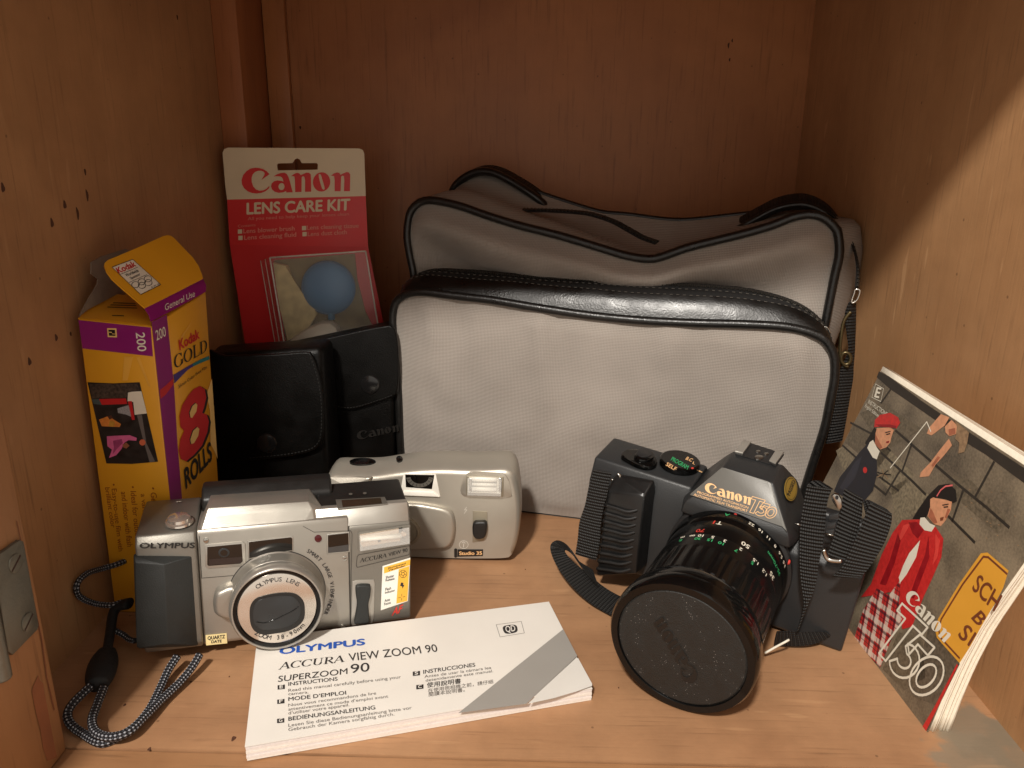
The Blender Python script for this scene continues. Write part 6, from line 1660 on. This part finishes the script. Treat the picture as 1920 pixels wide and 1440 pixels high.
so_ = [Vector((a, 0, b)) for a, b in SF_.ups(Z9(sil))]
for p in so_: p.z = max(p.z, 0.0006)
so_ = smooth_pts(so_, 110, True)
cx_ = sum(p.x for p in so_) / 110; cz_ = sum(p.z for p in so_) / 110
def inset(P, d):
    out = []
    n = len(P)
    for i, p in enumerate(P):
        t = (P[(i + 1) % n] - P[i - 1]).normalized(); nn = Vector((t.z, 0, -t.x))
        if nn.dot(Vector((cx_ - p.x, 0, cz_ - p.z))) < 0: nn = -nn
        out.append(p + nn * (d * (0.25 if p.z < 0.006 else 1.0)))
    return out
secs = []
for y, d, top in ((0.0, 0.0034, 0), (0.0002, 0.0027, 0), (0.0010, 0.0012, 0), (0.0026, 0.0003, 0), (0.0055, 0.0, 0.0004), (0.014, 0.0, 0.0016), (0.022, 0.0006, 0.0026), (0.0255, 0.0022, 0.0030), (0.0268, 0.0050, 0.0030)):
    row = []
    for p in inset(so_, d):
        k = max(0, min(1, (p.z - 0.03) / 0.028))
        row.append(Vector((p.x, y, max(0.0004, p.z + top * k))))
    secs.append(row)
V = [p for r in secs for p in r]; F = []
m_ = 110
for j in range(len(secs) - 1):
    for i in range(m_):
        q_ = (i + 1) % m_; F.append((j * m_ + i, (j + 1) * m_ + i, (j + 1) * m_ + q_, j * m_ + q_))
F.append(tuple(range(m_))); F.append(tuple((len(secs) - 1) * m_ + i for i in range(m_))[::-1])
mesh_obj('body', V, F, M_ch, cs, True, auto=40)
def sf(name, m, z0, z1, px, parent=None, bev=0.0): return pslab(name, SF_, Z9(px), z0, z1, m, parent or cs, bev)
hull('finger_grip', [SF_.p3(p, z) for p, z in zip(Z9([(118, 470), (118, 520), (200, 520), (330, 470), (500, 410), (520, 402), (300, 400), (150, 410), (330, 520)]), (0.0005, 0.0042, 0.0046, 0.0040, 0.0022, 0.0002, 0.0002, 0.0002, 0.0046))] + [SF_.p3(p, 0.0036) for p in Z9([(118, 900), (330, 900)])], M_ch, cs, 0.0010, 3)
vf = sf('viewfinder', M_lab, 0.0, 0.0005, [(770, 385), (1036, 388), (1072, 570), (742, 556)], bev=0.0002)
sf('pane', M_glass, 0.0005, 0.0007, [(786, 388), (1024, 392), (1004, 506), (792, 490)], vf)
sf('ledge', M_lab, 0.0005, 0.0014, [(778, 520), (1018, 528), (1066, 568), (746, 554)], vf, 0.0003)
_c = (905, 400)
flat('bezel', SF_, [SF_.ups(Z9([(_c[0] + r * cos(a) * 1.12, _c[1] + r * sin(a) * 0.92) for r, rng in ((100, range(0, 13)), (68, range(12, -1, -1))) for a in [radians(8 + 164 * k / 12) for k in rng]]))], 0.0008, M_silg, vf)
flat('bezel_tick', SF_, [q for k in range(9) for q in outline(SF_.ups(Z9([(_c[0] + 74 * cos(radians(16 + 18 * k)) * 1.12, _c[1] + 74 * sin(radians(16 + 18 * k)) * 0.92), (_c[0] + 96 * cos(radians(16 + 18 * k)) * 1.12, _c[1] + 96 * sin(radians(16 + 18 * k)) * 0.92)])), 0.0003, False)], 0.0009, M_blkp, vf).__setitem__('kind', 'stuff')
fo_ = [tuple(p)[:2] for p in smooth_pts([(a, b, 0) for a, b in SF_.ups(Z9([(1238, 520), (1250, 450), (1290, 385), (1330, 366), (1450, 370), (1580, 380), (1625, 420), (1655, 540), (1640, 575), (1500, 580), (1300, 572), (1250, 555)]))], 40, True)]
fs = slab('flash', SF_, fo_, 0.0, 0.0006, M_ch, cs, 0.0003)
sf('flash_frame', M_chd, 0.0006, 0.0010, [(1286, 398), (1592, 405), (1588, 568), (1284, 554)], fs, 0.0002)
sf('reflector', M_flash, 0.0010, 0.0012, [(1306, 402), (1572, 410), (1566, 540), (1304, 530)], fs)
for y in (420, 460, 498): tube('reflector_bar', [SF_.p3(p, 0.0016) for p in Z9([(1335, y), (1435, y + 3), (1535, y + 6)])], 0.0016 if y != 460 else 0.0012, M_lab, fs, n=8)
for x in (1312, 1552): sf('reflector_end', M_steel, 0.0012, 0.0026, [(x, 405), (x + 22, 406), (x + 22, 520), (x, 518)], fs, 0.0004)
sf('flash_cover', M_flc, 0.0034, 0.0036, [(1300, 400), (1578, 408), (1572, 548), (1298, 538)], fs)
lp = [tuple(p)[:2] for p in smooth_pts([(a, b, 0) for a, b in SF_.ups(Z9([(330, 640), (500, 615), (830, 610), (1000, 630), (1130, 660), (1180, 700), (1196, 800), (1184, 900), (1150, 960), (1080, 982), (980, 988), (820, 992), (500, 985), (340, 940)]))], 60, True)]
slab_round('lens_panel', SF_, lp, -0.0005, 0.0038, 0.0022, M_ch, cs)
lc = SF_.up(Z9([(790, 828)])[0])
lathe('lens_ring', [(0.0098, -0.0037), (0.0095, -0.0050), (0.0080, -0.0052), (0.0075, -0.0044), (0.0002, -0.0044)], M_chd, cs, origin=(lc[0], 0, lc[1]), axis='Y', n=48)
sf('slider_slot', M_chd, 0.0, 0.0004, [(1338, 688), (1456, 694), (1460, 850), (1430, 930), (1335, 945)], bev=0.0001)
sk = [tuple(p)[:2] for p in smooth_pts([(a, b, 0) for a, b in SF_.ups(Z9([(1346, 772), (1400, 760), (1452, 768), (1456, 830), (1440, 885), (1398, 902), (1355, 890), (1338, 840)]))], 30, True)]
slab_round('slider', SF_, sk, 0.0002, 0.0034, 0.0012, M_blkp, cs)
nl = sf('name_label', M_blkp, 0.0001, 0.0003, [(1214, 1003), (1422, 1003), (1420, 1056), (1212, 1062)])
sf('label_mark', M_blkp, 0.0001, 0.0004, [(1186, 1000), (1198, 994), (1210, 1000), (1210, 1062), (1198, 1070), (1186, 1064)], nl)
ptext(SF_, 'Studio 35', *Z9([(1226, 1046), (1414, 1044), (1226, 1019)]), M_gold, nl, off=0.0005, bold=0.035)
flat('recycling_mark', SF_, outline(SF_.ups(Z9(circle((1264, 963), 36, 22, 32))), 0.00025) + outline(SF_.ups(Z9([(1250, 950), (1264, 940), (1276, 952)])), 0.0003, False) + outline(SF_.ups(Z9([(1262, 985), (1264, 955)])), 0.0003, False), 0.0003, M_lab, cs)
flat('flash_mark', SF_, outline(SF_.ups(Z9([(1288, 655), (1270, 680), (1290, 678), (1268, 708)])), 0.00025, False), 0.0003, M_lab, cs)
def topz(x): return max(p.z for p in so_ if abs(p.x - x) < 0.006)
def top_plane(x): return Pl(SM, (0, 0.0055, topz(x) + 0.0005), (1, 0, 0), (0, 0.02, 0.0026))
ST_ = top_plane(0.024)
pslab('shutter_button', ST_, Z9(circle((437, 290), 108, 28, 27)), -0.0015, 0.0008, M_gloss, cs, 0.0004)
ST_ = top_plane(0.047)
pslab('counter_window', ST_, Z9(circle((737, 262), 27, 16, 22)), -0.001, 0.0003, M_glass, cs, 0.0001)
